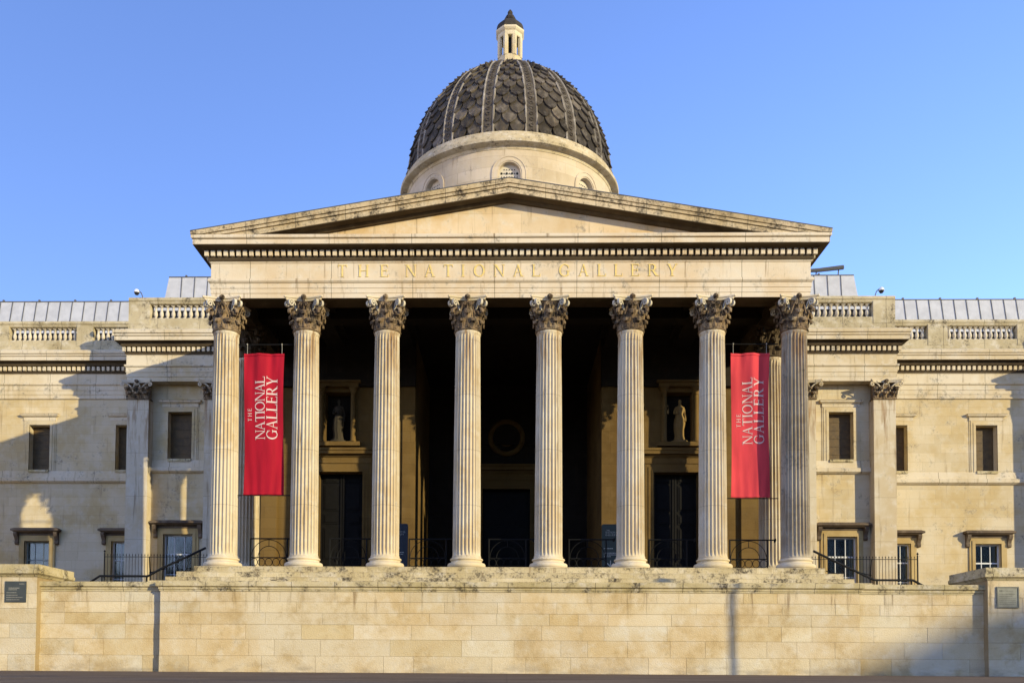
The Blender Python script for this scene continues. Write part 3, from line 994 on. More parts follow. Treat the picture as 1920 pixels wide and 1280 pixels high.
# --- portico interior
mb = MB()
mb.box(-9.6, 9.6, 0.42, 12.8, 13.9, 14.1)
bw = 0.5
for x in CX[1:-1]:
    mb.box(x - 0.35, x + 0.35, 0.44, 5.7, 13.40, 13.9)
mb.box(-9.55, 9.55, 2.5, 3.2, 13.401, 13.899)
for x in [(i - 3) * SP for i in range(7)]:
    for y0 in (0.44, 3.2):
        mb.box(x - 1.08, x - 0.85, y0, y0 + 2.06, 13.62, 13.9)
        mb.box(x + 0.85, x + 1.08, y0, y0 + 2.06, 13.62, 13.9)
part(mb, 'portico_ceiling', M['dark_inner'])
WY = 5.7
doors_x = (-6.88, 6.88)
holes_r = [(5.97, 7.79, FZ, 8.21), (6.52, 7.56, 9.45, 11.55)]
for sx in (-1, 1):
    mb = MB()
    hs = holes_r if sx > 0 else [(-b, -a, c, d) for a, b, c, d in holes_r]
    x0, x1 = (3.83, 10.4) if sx > 0 else (-10.4, -3.83)
    mb.wall(x0, x1, FZ - 0.3, 11.75, WY, hs, 0.55)
    mb.quad((sx * 3.83, WY, FZ - 0.3), (sx * 3.83, 12.6, FZ - 0.3), (sx * 3.83, 12.6, 13.9), (sx * 3.83, WY, 13.9))
    mb.quad((sx * 10.4, WY, FZ - 0.3), (sx * 10.4, 8.9, FZ - 0.3), (sx * 10.4, 8.9, 13.03), (sx * 10.4, WY, 13.03))
    # antae and flat pilasters
    a, b = sorted((sx * 9.50, sx * 10.15)); mb.box(a, b, WY - 0.16, WY + 0.002, FZ, 13.4)
    a, b = sorted((sx * 3.84, sx * 4.35)); mb.box(a, b, WY - 0.07, WY + 0.002, FZ, 11.74)
    a, b = sorted((sx * 5.0, sx * 5.36)); mb.box(a, b, WY - 0.05, WY + 0.002, FZ, 9.0)
    a, b = sorted((sx * 8.4, sx * 8.76)); mb.box(a, b, WY - 0.05, WY + 0.002, FZ, 9.0)
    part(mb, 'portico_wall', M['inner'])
for sx in (-1, 1):
    mb = MB()
    a, b = sorted((sx * 3.83, sx * 10.4))
    mb.box(a, b, WY - 0.02, WY + 0.3, 11.75, 13.9)
    mb.box(a, b, WY - 0.18, WY - 0.02, 11.75, 12.0)
    mb.box(a + 0.1, b - 0.1, WY + 0.58, WY + 0.6, FZ, 12)
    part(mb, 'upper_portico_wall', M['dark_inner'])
mb = MB()
mb.wall(-3.85, 3.85, FZ - 0.3, 13.9, 12.6, [(-1.22, 1.08, FZ, 8.85)], 0.5)
mb.box(-1.9, 1.76, 12.45, 12.6, 11.0, 12.3)
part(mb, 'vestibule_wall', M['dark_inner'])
# door surrounds: architrave, frieze and projecting cornice
def surround(cx, hw, ztop, y, mat, k=1.0, name='door_surround', parent=None):
    mb = MB()
    w2 = 0.36 * k
    for i, (e, p) in enumerate(((w2, 0.07), (w2 * 0.62, 0.10), (w2 * 0.25, 0.13))):
        mb.box(cx - hw - e, cx - hw + 0.001 * i, y - p, y + 0.003, FZ, ztop + e)
        mb.box(cx + hw - 0.001 * i, cx + hw + e, y - p, y + 0.003, FZ, ztop + e)
        mb.box(cx - hw, cx + hw, y - p, y + 0.003, ztop, ztop + e)
    z = ztop + w2
    mb.sweep([(cx - hw - w2 - 0.02, y), (cx - hw - w2 - 0.02, y - 0.09), (cx + hw + w2 + 0.02, y - 0.09), (cx + hw + w2 + 0.02, y)],
             [(-0.05, z), (0.02, z), (0.02, z + 0.22 * k), (0.08, z + 0.27 * k), (0.10, z + 0.33 * k), (0.26, z + 0.35 * k), (0.26, z + 0.46 * k), (0.30, z + 0.50 * k), (0.30, z + 0.58 * k), (-0.05, z + 0.60 * k)])
    return mb.build(name, mat, parent)
def door(cx, hw, ztop, y, mat_s, k=1.0, label=None, lit=True):
    """double panelled door"""
    mb = MB()
    mb.box(cx - hw, cx + hw, y + 0.42, y + 0.5, FZ, ztop)
    H = ztop - FZ
    for s in (-1, 1):
        for (a, b) in ((0.02, 0.20), (0.23, 0.52), (0.55, 0.64), (0.67, 0.90), (0.92, 0.985)):
            x0, x1 = sorted((cx + s * hw * 0.16, cx + s * hw * 0.86))
            z0, z1 = FZ + H * a, FZ + H * b
            mb.box(x0, x1, y + 0.39, y + 0.42, z0, z1)
            mb.box(x0 + 0.07, x1 - 0.07, y + 0.36, y + 0.39, z0 + 0.06, z1 - 0.06)
        mb.box(cx + s * 0.05 - 0.035, cx + s * 0.05 + 0.035, y + 0.37, y + 0.42, FZ, ztop)
    d = part(mb, 'door', M['door'], label=label)
    surround(cx, hw, ztop, y, mat_s, k, parent=d)
    h = MB()
    for s in (-1, 1):
        h.tube([(cx + s * 0.14, y + 0.30, FZ + 1.0), (cx + s * 0.14, y + 0.30, FZ + 1.35)], 0.02, 6)
    h.build('handle', M['iron'], d)
    return d
door(-6.88, 0.91, 8.21, WY, M['inner'])
door(6.88, 0.91, 8.21, WY, M['inner'])
door(-0.07, 1.15, 8.85, 12.6, M['inner'], 1.25)
# glazed wreath relief above the middle door
mb = MB()
pts = [(-0.07 + 0.78 * cos(a), 12.5, 11.35 + 0.78 * sin(a)) for a in [2 * pi * i / 32 for i in range(32)]]
mb.tube(pts, 0.13, 8, closed=True)
pts = [(-0.07 + 0.40 * cos(a), 12.5, 11.35 + 0.40 * sin(a)) for a in [2 * pi * i / 24 for i in range(24)]]
mb.tube(pts, 0.04, 6, closed=True)
part(mb, 'wreath_relief', M['inner'], 40)
# niches above the side doors: little columns with capitals and a sill
for cx in (-7.04, 7.04):
    mb = MB()
    mb.box(cx - 0.95, cx + 0.95, WY - 0.22, WY + 0.003, 9.28, 9.45)
    for s in (-1, 1):
        x = cx + s * 0.66
        mb.lathe([(0.13, 9.45), (0.13, 9.52), (0.105, 9.56), (0.09, 11.38), (0.115, 11.40), (0.10, 11.44), (0.13, 11.55), (0.17, 11.62), (0.18, 11.66)], x, WY - 0.12, 16)
        mb.box(x - 0.19, x + 0.19, WY - 0.31, WY + 0.003, 11.66, 11.72)
    mb.box(cx - 0.88, cx + 0.88, WY - 0.29, WY + 0.003, 11.721, 11.86)
    mb.box(cx - 0.98, cx + 0.98, WY - 0.38, WY + 0.003, 11.861, 11.95)
    part(mb, 'niche', M['inner'], 40)

# --- pavilions and wings
pent = [(-0.55, 11.65), (0, 11.65), (0, 11.82), (0.018, 11.83), (0.018, 12.00), (0.036, 12.01), (0.036, 12.20), (0.06, 12.22), (0.09, 12.25), (0.09, 12.31),
        (0.02, 12.315), (0.02, 12.70), (0.04, 12.71), (0.04, 13.205),
        (0.38, 13.205), (0.38, 13.36), (0.345, 13.365), (0.345, 13.385), (0.40, 13.39), (0.41, 13.46), (0.375, 13.465), (0.375, 13.485), (0.43, 13.49), (0.44, 13.60), (0.42, 13.62), (0.30, 13.68), (-0.55, 13.72)]
pbed = [(0.02, 12.72), (0.041, 12.72), (0.08, 12.78), (0.08, 12.81), (0.06, 12.82), (0.06, 13.02), (0.16, 13.03), (0.20, 13.12), (0.21, 13.185), (0.37, 13.185), (0.37, 13.204), (0.02, 13.204)]
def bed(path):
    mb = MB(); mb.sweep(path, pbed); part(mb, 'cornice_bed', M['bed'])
def window_upper(cx, y, z0=8.52, z1=10.52, hw=0.45, fr=True):
    mb = MB()
    mb.box(cx - hw, cx + hw, y + 0.30, y + 0.36, z0, z1)
    for k in range(5):
        zz = z0 + (z1 - z0) * (k + 1) / 6
        mb.box(cx - hw + 0.03, cx + hw - 0.03, y + 0.285, y + 0.30, zz - 0.012, zz + 0.012)
    wdw = part(mb, 'window', M['board'])
    f = MB()
    for i, (e, p) in enumerate(((0.20, 0.04), (0.10, 0.06))):
        f.box(cx - hw - e, cx - hw, y - p, y + 0.003, z0, z1 + e)
        f.box(cx + hw, cx + hw + e, y - p, y + 0.003, z0, z1 + e)
        f.box(cx - hw, cx + hw, y - p, y + 0.003, z1, z1 + e)
    f.box(cx - hw - 0.26, cx - hw - 0.20, y - 0.02, y + 0.003, z0, z1 + 0.2)
    f.box(cx + hw + 0.20, cx + hw + 0.26, y - 0.02, y + 0.003, z0, z1 + 0.2)
    f.build('window_frame', M['wall'], wdw)
    f = MB()
    f.box(cx - hw - 0.26, cx + hw + 0.26, y - 0.05, y + 0.003, z1 + 0.20, z1 + 0.34)
    f.sweep([(cx - hw - 0.27, y), (cx - hw - 0.27, y - 0.06), (cx + hw + 0.27, y - 0.06), (cx + hw + 0.27, y)],
            [(-0.05, z1 + 0.34), (0.02, z1 + 0.34), (0.09, z1 + 0.40), (0.09, z1 + 0.44), (0.12, z1 + 0.47), (-0.05, z1 + 0.48)])
    f.build('window_head', M['frieze2'], wdw)
    f = MB()
    f.box(cx - hw + 0.02, cx + hw - 0.02, y - 0.10, y + 0.29, z0 - 0.06, z0 + 0.05)
    f.build('window_sill', M['coping'], wdw)
    return wdw
def window_lower(cx, y, zt=5.50, hw=0.54, z0=1.6, glass='void', bars='sash', surr=None, hood='hood'):
    mb = MB()
    t = 0.035
    mb.box(cx - hw, cx - hw + 0.06, y + 0.16, y + 0.22, z0, zt)
    mb.box(cx + hw - 0.06, cx + hw, y + 0.16, y + 0.22, z0, zt)
    mb.box(cx - hw, cx + hw, y + 0.161, y + 0.219, zt - 0.07, zt)
    for q in (-1, 1):
        mb.box(cx + q * hw * 0.34 - 0.014, cx + q * hw * 0.34 + 0.014, y + 0.17, y + 0.21, z0, zt - 0.07)
    for q, th in ((0.80, 0.03), (1.62, 0.016)):
        mb.box(cx - hw + 0.06, cx + hw - 0.06, y + 0.165, y + 0.215, zt - q - th, zt - q + th)
    wdw = part(mb, 'window', M[bars])
    f = MB(); f.box(cx - hw + 0.02, cx + hw - 0.02, y + 0.19, y + 0.195, z0, zt - 0.02); f.build('pane', M['glass' if cx < 0 else 'glassdim'], wdw)
    f = MB()
    f.box(cx - hw, cx + hw, y + 0.34 if glass == 'blind' else y + 0.9, y + (0.36 if glass == 'blind' else 0.92), z0, zt)
    f.build('blind' if glass == 'blind' else 'room_behind', M[glass], wdw)
    f = MB()
    for i, (e, p) in enumerate(((0.24, 0.05), (0.13, 0.08))):
        f.box(cx - hw - e, cx - hw, y - p, y + 0.003, z0, zt + e)
        f.box(cx + hw, cx + hw + e, y - p, y + 0.003, z0, zt + e)
        f.box(cx - hw, cx + hw, y - p, y + 0.003, zt, zt + e)
    f.build('window_surround', M['dark_trim'], wdw)
    f = MB()
    f.box(cx - hw - 0.30, cx + hw + 0.30, y - 0.07, y + 0.003, zt + 0.25, zt + 0.36)
    f.sweep([(cx - hw - 0.36, y), (cx - hw - 0.36, y - 0.20), (cx + hw + 0.36, y - 0.20), (cx + hw + 0.36, y)],
            [(-0.18, zt + 0.36), (0.02, zt + 0.36), (0.06, zt + 0.40), (0.13, zt + 0.42), (0.13, zt + 0.49), (0.02, zt + 0.55), (-0.18, zt + 0.57)])
    f.build('window_hood', M[hood], wdw)
    for s in (-1, 1):
        f = MB()
        x = cx + s * (hw + 0.32)
        pr = [(0.0, 0.36), (0.25, 0.36), (0.26, 0.30), (0.22, 0.20), (0.15, 0.12), (0.10, 0.02), (0.13, -0.05), (0.12, -0.12), (0.06, -0.16), (0.0, -0.14)]
        vs = [(x + sx_ * 0.075, y - a, zt + b) for sx_ in (-1, 1) for a, b in pr]
        k = len(pr)
        fs = [tuple(range(k)), tuple(range(k, 2 * k))] + [(i, (i + 1) % k, k + (i + 1) % k, k + i) for i in range(k)]
        f.add(vs, fs)
        f.build('console', M[hood], wdw)
    return wdw

def baluster_proto():
    mb = MB()
    mb.box(-0.075, 0.075, -0.075, 0.075, 0.0, 0.05)
    mb.box(-0.075, 0.075, -0.075, 0.075, 0.53, 0.58)
    mb.lathe([(0.05, 0.05), (0.055, 0.07), (0.04, 0.09), (0.07, 0.14), (0.083, 0.20), (0.075, 0.27), (0.05, 0.35), (0.038, 0.43), (0.04, 0.47), (0.06, 0.48), (0.06, 0.50), (0.045, 0.51), (0.05, 0.53)], 0, 0, 12)
    return mb
bal_me = baluster_proto()
_bal = {'o': None}
def balustrade(name, x0, x1, y, piers, runs, ret=None):
    mb = MB()
    path = [(x0, y), (x1, y)]
    mb.sweep(path, [(-0.45, 13.70), (0.02, 13.70), (0.02, 13.98), (-0.02, 14.0), (-0.02, 14.26), (-0.45, 14.26)])
    mb.sweep(path, [(-0.40, 14.84), (-0.06, 14.84), (-0.03, 14.87), (0.0, 14.95), (0.03, 14.98), (0.03, 15.06), (0.0, 15.10), (-0.20, 15.13), (-0.40, 15.10)])
    for a, b in piers:
        mb.box(a, b, y + 0.0, y + 0.42, 14.0, 14.90)
    bo = part(mb, name, M['parapet'])
    gm_ = MB(); gm_.box(x0 + 0.02, x1 - 0.02, y + 0.62, y + 0.75, 13.72, 14.80); gm_.build('gap_shade_box', M['seam'], bo)  # dark box added behind the balusters to imitate shade in the gaps
    for a, b, n in runs:
        for i in range(n):
            x = a + (b - a) * (i + 0.5) / n
            if _bal['o'] is None:
                XF[0] = 'size'
                o = bal_me.build('baluster', M['baluster'], bo, 40)
                XF[0] = 'wing'
                _bal['o'] = o
            else:
                o = _bal['o'].copy(); COL.objects.link(o); o.parent = bo
            o.location = wpos((x, y + 0.2, 14.26))
    return bo

XF[0] = 'wing'
PY, WGY = 4.6, 7.1
XP = 15.42
def pilaster_capital():
    mb = MB(); vo = MB(); vo2 = MB(); ab = MB()
    vo1 = vo
    # flat version of the capital: 0.87 wide, z from 0 to 0.74
    mb.box(-0.42, 0.42, -0.06, 0.30, 0.0, 0.63)
    mb.box(-0.47, 0.47, -0.10, 0.30, 0.0, 0.045)
    for x in (-0.32, 0.0, 0.32):
        leaf(mb, x, 0.43, 0.05, 0.22, 0.28, 0.16, 0.05, flat=-0.06)
    for x in (-0.42, -0.16, 0.16, 0.42):
        leaf(mb, x, 0.43, 0.08, 0.38, 0.24, 0.18, 0.06, flat=-0.06)
    for s, vo in ((-1, vo), (1, vo2)):
        pts = []
        for i in range(10):
            t = i / 9
            pts.append((s * (0.16 + 0.40 * t ** 1.5), -0.16 - 0.10 * t, 0.30 + 0.33 * sin(t * pi / 2)))
        for i in range(1, 18):
            t = i / 17
            th = pi / 2 - t * 2.6 * pi
            q = 0.085 * (1 - 0.8 * t)
            pts.append((s * (0.56 + q * cos(th)), -0.27, 0.545 + q * sin(th)))
        vo.tube(pts, 0.026, 6)
        pts = []
        for i in range(8):
            t = i / 7
            pts.append((s * (0.18 - 0.09 * t), -0.16 - 0.06 * t, 0.30 + 0.28 * t))
        for i in range(1, 12):
            t = i / 11
            th = t * 2.0 * pi
            q = 0.055 * (1 - 0.7 * t)
            pts.append((s * (0.035 + q * cos(th)), -0.22, 0.57 + q * sin(th)))
        vo.tube(pts, 0.017, 5)
    fr = [(-0.64, -0.30), (-0.60, -0.33)] + [(-0.60 + 1.2 * i / 12, -0.33 + 0.13 * sin(pi * i / 12)) for i in range(1, 12)] + [(0.60, -0.33), (0.64, -0.30), (0.50, 0.1), (0.50, 0.30), (-0.50, 0.30), (-0.50, 0.1)]
    n = len(fr)
    vs = [(x * s, y * s, z) for s, z in ((0.93, 0.63), (0.95, 0.68), (1.0, 0.70), (1.0, 0.735)) for x, y in fr]
    fs = [(j * n + i, j * n + (i + 1) % n, (j + 1) * n + (i + 1) % n, (j + 1) * n + i) for j in range(3) for i in range(n)]
    fs += [tuple(range(n)), tuple(3 * n + i for i in range(n))]
    ab.add(vs, fs)
    mb.tube([(0, -0.20, 0.68), (0, -0.32, 0.68)], [0.085, 0.06], 8)
    return mb, ab, vo1, vo2
def pilaster(x, y):
    mb = MB()
    mb.box(x - 0.435, x + 0.435, y + 0.0, y + 0.52, 1.4, 10.92)
    mb.box(x - 0.50, x + 0.50, y - 0.07, y + 0.50, 1.4, 1.7)
    return part(mb, 'pilaster', M['column'])
pc, pa, pv, pv2 = pilaster_capital()
pcap = [None]
for sx in (-1, 1):
    for xx in (14.95, 11.80):
        p = pilaster(sx * xx, PY + 0.02)
        if pcap[0] is None:
            XF[0] = 'size'
            a = pc.build('capital', M['capital'], p, 50); b = pa.build('abacus', M['frieze2'], p, 30); c = pv.build('volute', M['frieze2'], p, 40); d = pv2.build('volute', M['frieze2'], p, 40)
            XF[0] = 'wing'
            pcap[0] = (a, b, c, d)
            tr = (a, b, c, d)
        else:
            tr = []
            for o in pcap[0]:
                q = o.copy(); COL.objects.link(q); q.parent = p; tr.append(q)
        for q in tr:
            q.location = wpos((sx * xx, PY + 0.06, 10.915))

for sx in (-1, 1):
    def X(a, b): return (a, b) if sx > 0 else (-b, -a)
    # pavilion wall between the pilasters
    a, b = X(9.45, XP)
    wc = sx * 13.38
    mb = MB()
    mb.wall(a, b, 0, 11.9, PY + 0.5, [(wc - 0.49, wc + 0.49, 8.55, 10.53), (wc - 0.60, wc + 0.60, 1.6, 5.52)], 0.5)
    mb.quad((sx * XP, PY + 0.5, 0), (sx * XP, WGY + 0.4, 0), (sx * XP, WGY + 0.4, 13.6), (sx * XP, PY + 0.5, 13.6))
    mb.quad((sx * 9.45, PY + 0.5, 0), (sx * 9.45, WY + 0.2, 0), (sx * 9.45, WY + 0.2, 13.6), (sx * 9.45, PY + 0.5, 13.6))
    a2, b2 = X(9.45, 11.36); mb.box(a2, b2, PY + 0.04, PY + 0.6, 0, 11.7)
    part(mb, 'pavilion_wall', M['wall'])
    # sill band
    a2, b2 = X(12.24, 14.51)
    mb = MB()
    mb.sweep([(a2, PY + 0.5), (b2, PY + 0.5)], [(-0.05, 8.02), (0.05, 8.02), (0.13, 8.08), (0.15, 8.10), (0.15, 8.24), (0.07, 8.27), (0.05, 8.55), (-0.05, 8.55)])
    part(mb, 'sill_band', M['frieze2'])
    window_upper(wc, PY + 0.5, 8.55, 10.53, 0.49)
    if sx < 0: window_lower(wc, PY + 0.5, 5.52, 0.60, glass='void', bars='sash')
    else: window_lower(wc, PY + 0.5, 5.50, 0.60, glass='void', bars='sash')
    # pavilion entablature
    mb = MB()
    pth = [(-XP, WGY), (-XP, PY), (-9.45, PY)] if sx < 0 else [(9.45, PY), (XP, PY), (XP, WGY)]
    mb.sweep(pth, pent)
    a2, b2 = X(9.6, XP + 0.14)
    dentils(mb, a2, b2, PY - 0.06, 12.83, 13.00, 0.205, 0.115, 0.10)
    part(mb, 'pavilion_entablature', M['frieze2'])
    bed(pth)
    e0, e1 = X(14.55, XP)
    r0, r1 = X(10.9, 14.50)
    rr = [(r0, r1, 15)] 
    r2, r3 = X(9.6, 12.0)
    a2, b2 = X(9.45, XP)
    bo = balustrade('pavilion_balustrade', a2, b2, PY + 0.05, [(e0, e1)], rr)
    mb = MB()
    mb.box(min(sx * XP, sx * (XP - 0.4)), max(sx * XP, sx * (XP - 0.4)), PY + 0.48, WGY + 3, 13.7, 15.1)
    mb.build('side_parapet', M['parapet'], bo)
    # wing
    a, b = X(XP, 24.4)
    wh = []
    for c in (16.42, 20.18):
        wh += [(sx * c - 0.45, sx * c + 0.45, 8.52, 10.50), (sx * c - 0.54, sx * c + 0.54, 1.6, 5.50)]
    mb = MB(); mb.wall(a, b, 0, 11.66, WGY, wh, 0.5)
    part(mb, 'wing_wall', M['wall'])
    mb = MB()
    mb.sweep([(a, WGY), (b, WGY)], [(-0.05, 8.00), (0.05, 8.00), (0.13, 8.06), (0.15, 8.08), (0.15, 8.22), (0.07, 8.25), (0.05, 8.52), (-0.05, 8.52)])
    part(mb, 'sill_band', M['frieze2'])
    for c in (16.42, 20.18):
        window_upper(sx * c, WGY)
        window_lower(sx * c, WGY, glass='blind' if sx < 0 else 'void', bars='sash_dim' if (sx < 0 and c > 18) else 'sash', hood='hood')
    mb = MB()
    mb.sweep([(a, WGY - 0.06), (b, WGY - 0.06)], pent)
    dentils(mb, a + 0.3, b, WGY - 0.12, 12.83, 13.00, 0.215, 0.12, 0.10)
    part(mb, 'wing_entablature', M['frieze2'])
    bed([(a, WGY - 0.06), (b, WGY - 0.06)])
    if sx < 0:
        balustrade('wing_balustrade', a, b, WGY + 0.1, [(-22.55, -21.70), (-18.74, -18.02), (-16.0, -15.4)], [(-21.66, -18.78, 13), (-17.98, -16.05, 9)])
    else:
        balustrade('wing_balustrade', a, b, WGY + 0.1, [(17.86, 18.68), (21.62, 22.45)], [(15.95, 17.82, 8), (18.72, 21.58, 13)])
    # end pavilion (mostly outside the picture; throws the shadow on the right wing)
    a, b = X(24.35, 30.5)
    mb = MB()
    mb.box(a, b, 5.1, 16, 0, 11.7)
    for xx in (24.79, 27.9):
        mb.box(sx * xx - 0.435, sx * xx + 0.435, 4.62, 5.1, 0, 11.66)
    mb.box(a, b, 4.85, 10.0, 11.64, 11.648)
    part(mb, 'end_pavilion_wall', M['wall'])
    mb = MB()
    pth = [(a, WGY), (a, PY), (b, PY)] if sx > 0 else [(a, PY), (b, PY), (b, WGY)]
    mb.sweep(pth, pent)
    mb.box(a + 0.3, b - 0.3, PY + 0.3, WGY + 2, 13.70, 15.05)
    part(mb, 'end_pavilion_entablature', M['frieze2'])
    bed(pth)
    # lead roofs with standing seams
    def roof(x0, x1, y0, z0, y1, z1, sp, hip=0.0, name='lead_roof'):
        mb = MB()
        h0 = hip if sx < 0 else 0
        h1 = hip if sx > 0 else 0
        mb.quad((x0, y0, z0), (x1, y0, z0), (x1 - h1, y1, z1), (x0 + h0, y1, z1))
        mb.quad((x0 + h0, y1, z1), (x1 - h1, y1, z1), (x1 - h1, y1 + 6, z1), (x0 + h0, y1 + 6, z1))
        if hip:
            if sx < 0: mb.quad((x0, y0, z0), (x0 + hip, y1, z1), (x0 + hip, y1 + 6, z1), (x0, y1 + 6, z0))
            else: mb.quad((x1, y0, z0), (x1 - hip, y1, z1), (x1 - hip, y1 + 6, z1), (x1, y1 + 6, z0))
        r = part(mb, name, M['zinc'])
        s = MB()
        n = int((x1 - x0) / sp)
        for i in range(n + 1):
            x = (x0 + (i + 0.5) * sp) if sx > 0 else (x1 - (i + 0.5) * sp)
            if x0 + h0 < x < x1 - h1:
                s.tube([(x, y0 - 0.01, z0), (x, y1 - 0.01, z1)], 0.021, 4)
        s.tube([(x0 + h0, y1, z1 + 0.01), (x1 - h1, y1, z1 + 0.01)], 0.03, 4)
        i = 0
        x = x0 + h0 + 0.8
        while x < x1 - h1:
            s.box(x - 0.04, x + 0.04, y1 - 0.04, y1 + 0.04, z1, z1 + 0.09)
            x += 1.66
        s.build('roof_seams', M['seam'], r)
        return r
    a, b = X(15.3, 29)
    roof(a, b, 9.0, 14.9, 9.45, 16.85, 0.555)
    a, b = X(9.9, 16.0)
    roof(a, b, 9.1, 14.9, 9.5, 18.0, 0.60, hip=0.40)
    if sx > 0:
        mb = MB(); mb.tube([(13.3, 9.4, 18.16), (14.0, 9.4, 18.20), (15.1, 9.4, 18.33)], [0.07, 0.09, 0.10], 6)
        mb.tube([(13.9, 9.55, 17.9), (13.9, 9.45, 18.2)], 0.03, 5); mb.tube([(14.9, 9.55, 17.9), (14.9, 9.45, 18.3)], 0.03, 5)
        part(mb, 'roof_duct', M['seam'])
# masses behind the facades keep the daylight out
mb = MB()
for sx in (-1, 1):
    a, b = sorted((sx * 9.5, sx * 24.4))
    mb.box(a, b, 8.4, 20, 0, 13.71)
part(mb, 'wing_body', M['wall'])

XF[0] = None
# --- drum, dome, lantern
DY = 18.0
def LR(prof, n=96):
    m_ = MB(); m_.lathe(prof, 0, DY, n); return m_
RD = 5.55
NW = 8
mb = MB()
zlo, zhi = 15.5, 25.78
wc_z, wr = 24.42, 0.565
nseg = 24
def cyl(a, z, r=RD): return (r * sin(a), DY - r * cos(a), z)
for k in range(NW):
    a0 = 2 * pi * k / NW
    half = wr / RD
    for i in range(nseg):
        u0, u1 = -1 + 2 * i / nseg, -1 + 2 * (i + 1) / nseg
        z0_, z1_ = wc_z + wr * sqrt(max(0, 1 - u0 * u0)), wc_z + wr * sqrt(max(0, 1 - u1 * u1))
        A, B = a0 + u0 * half, a0 + u1 * half
        mb.quad(cyl(A, z0_), cyl(B, z1_), cyl(B, zhi), cyl(A, zhi))
        mb.quad(cyl(A, zlo), cyl(B, zlo), cyl(B, 23.77), cyl(A, 23.77))
        mb.quad(cyl(A, z0_), cyl(B, z1_), cyl(B, z1_, RD - 0.3), cyl(A, z0_, RD - 0.3))
    for s in (-1, 1):
        mb.quad(cyl(a0 + s * half, 23.77), cyl(a0 + s * half, wc_z), cyl(a0 + s * half, wc_z, RD - 0.3), cyl(a0 + s * half, 23.77, RD - 0.3))
    b0, b1 = a0 + half, a0 + 2 * pi / NW - half
    for i in range(12):
        A, B = b0 + (b1 - b0) * i / 12, b0 + (b1 - b0) * (i + 1) / 12
        mb.quad(cyl(A, zlo), cyl(B, zlo), cyl(B, zhi), cyl(A, zhi))
drum = part(mb, 'drum', M['drum'])
lun = None
for k in range(NW):
    a0 = 2 * pi * k / NW
    if k in (3, 4, 5): continue
    c_, s_ = cos(a0), sin(a0)
    def loc(u, z, d):   # u across, d outwards from the drum face
        r = RD + d
        a = a0 + u / RD
        return (r * sin(a), DY - r * cos(a), z)
    mb = MB()
    for (ra, rb, d) in ((0.62, 0.80, 0.03), (0.80, 0.86, 0.055)):
        n = 24
        P = [(-rb, 23.77, -ra, 23.77)] 
        seq_o = [(-rb, 23.77)] + [(-rb * cos(pi * i / n), wc_z + rb * sin(pi * i / n)) for i in range(n + 1)] + [(rb, 23.77)]
        seq_i = [(-ra, 23.77)] + [(-ra * cos(pi * i / n), wc_z + ra * sin(pi * i / n)) for i in range(n + 1)] + [(ra, 23.77)]
        for i in range(len(seq_o) - 1):
            o0, o1, i0, i1 = seq_o[i], seq_o[i + 1], seq_i[i], seq_i[i + 1]
            mb.quad(loc(*o0, d), loc(*o1, d), loc(*i1, d), loc(*i0, d))
            mb.quad(loc(*o0, 0), loc(*o1, 0), loc(*o1, d), loc(*o0, d))
            mb.quad(loc(*i0, 0), loc(*i1, 0), loc(*i1, d), loc(*i0, d))
    wdo = part(mb, 'arched_window', M['drum'])
    mb = MB()
    n = 20
    pts = [(-0.60, 23.77)] + [(-0.60 * cos(pi * i / n), wc_z + 0.60 * sin(pi * i / n)) for i in range(n + 1)] + [(0.60, 23.77)]
    mb.add([loc(u, z, -0.26) for u, z in pts], [tuple(range(len(pts)))])
    gr = mb.build('pierced_grille', M['baluster'], wdo)
    mb = MB()
    for row, zz in enumerate((23.99, 24.17, 24.35, 24.53, 24.71)):
        for q in range(-3, 4):
            uu = q * 0.135
            if uu * uu + (max(0, zz - wc_z)) ** 2 > 0.42 ** 2: continue
            r = 0.033
            if row in (1, 3) and q % 2: r = 0.062
            m = 8
            mb.add([loc(uu + r * cos(2 * pi * i / m), zz + r * sin(2 * pi * i / m), -0.255) for i in range(m)], [tuple(range(m))])
    mb.build('grille_holes', M['void'], wdo)
mb = LR([(r_, z_ + 0.54) for r_, z_ in [(5.50, 25.02), (5.58, 25.07), (5.62, 25.20), (5.86, 25.24), (5.95, 25.28), (5.97, 25.42), (5.90, 25.46), (5.88, 25.58), (5.80, 25.62), (5.78, 25.74), (5.70, 25.80), (5.68, 25.92), (5.4, 25.98), (5.2, 25.98)]], 128)
part(mb, 'drum_cornice', M['drumcor'], 40)

ZD, RDm, HDm = 26.36, 5.46, 6.52
def dome_pt(t):
    """t 0..1 from springing to lantern; returns r, z"""
    z = HDm * sin(t * pi / 2 * 0.955)
    r = RDm * (cos(t * pi / 2 * 0.955)) ** 1.15
    r = max(0.55, r * (1 + 0.015 * sin(t * pi)))
    return r, ZD + z
def DP(a, t, o=0.0):
    r, z = dome_pt(t)
    r2, z2 = dome_pt(min(1, t + 0.01)); r1, z1 = dome_pt(max(0, t - 0.01))
    dr, dz = r2 - r1, z2 - z1
    L = sqrt(dr * dr + dz * dz)
    nr, nz = dz / L, -dr / L
    r += nr * o; z += nz * o
    return (r * sin(a), DY - r * cos(a), z)
mb = MB()
NA, NT = 96, 28
vs = [DP(2 * pi * i / NA, j / NT, -0.02) for j in range(NT + 1) for i in range(NA)]
fs = [(j * NA + i, j * NA + (i + 1) % NA, (j + 1) * NA + (i + 1) % NA, (j + 1) * NA + i) for j in range(NT) for i in range(NA)]
mb.add(vs, fs)
dome = part(mb, 'dome', M['dome'], 40)
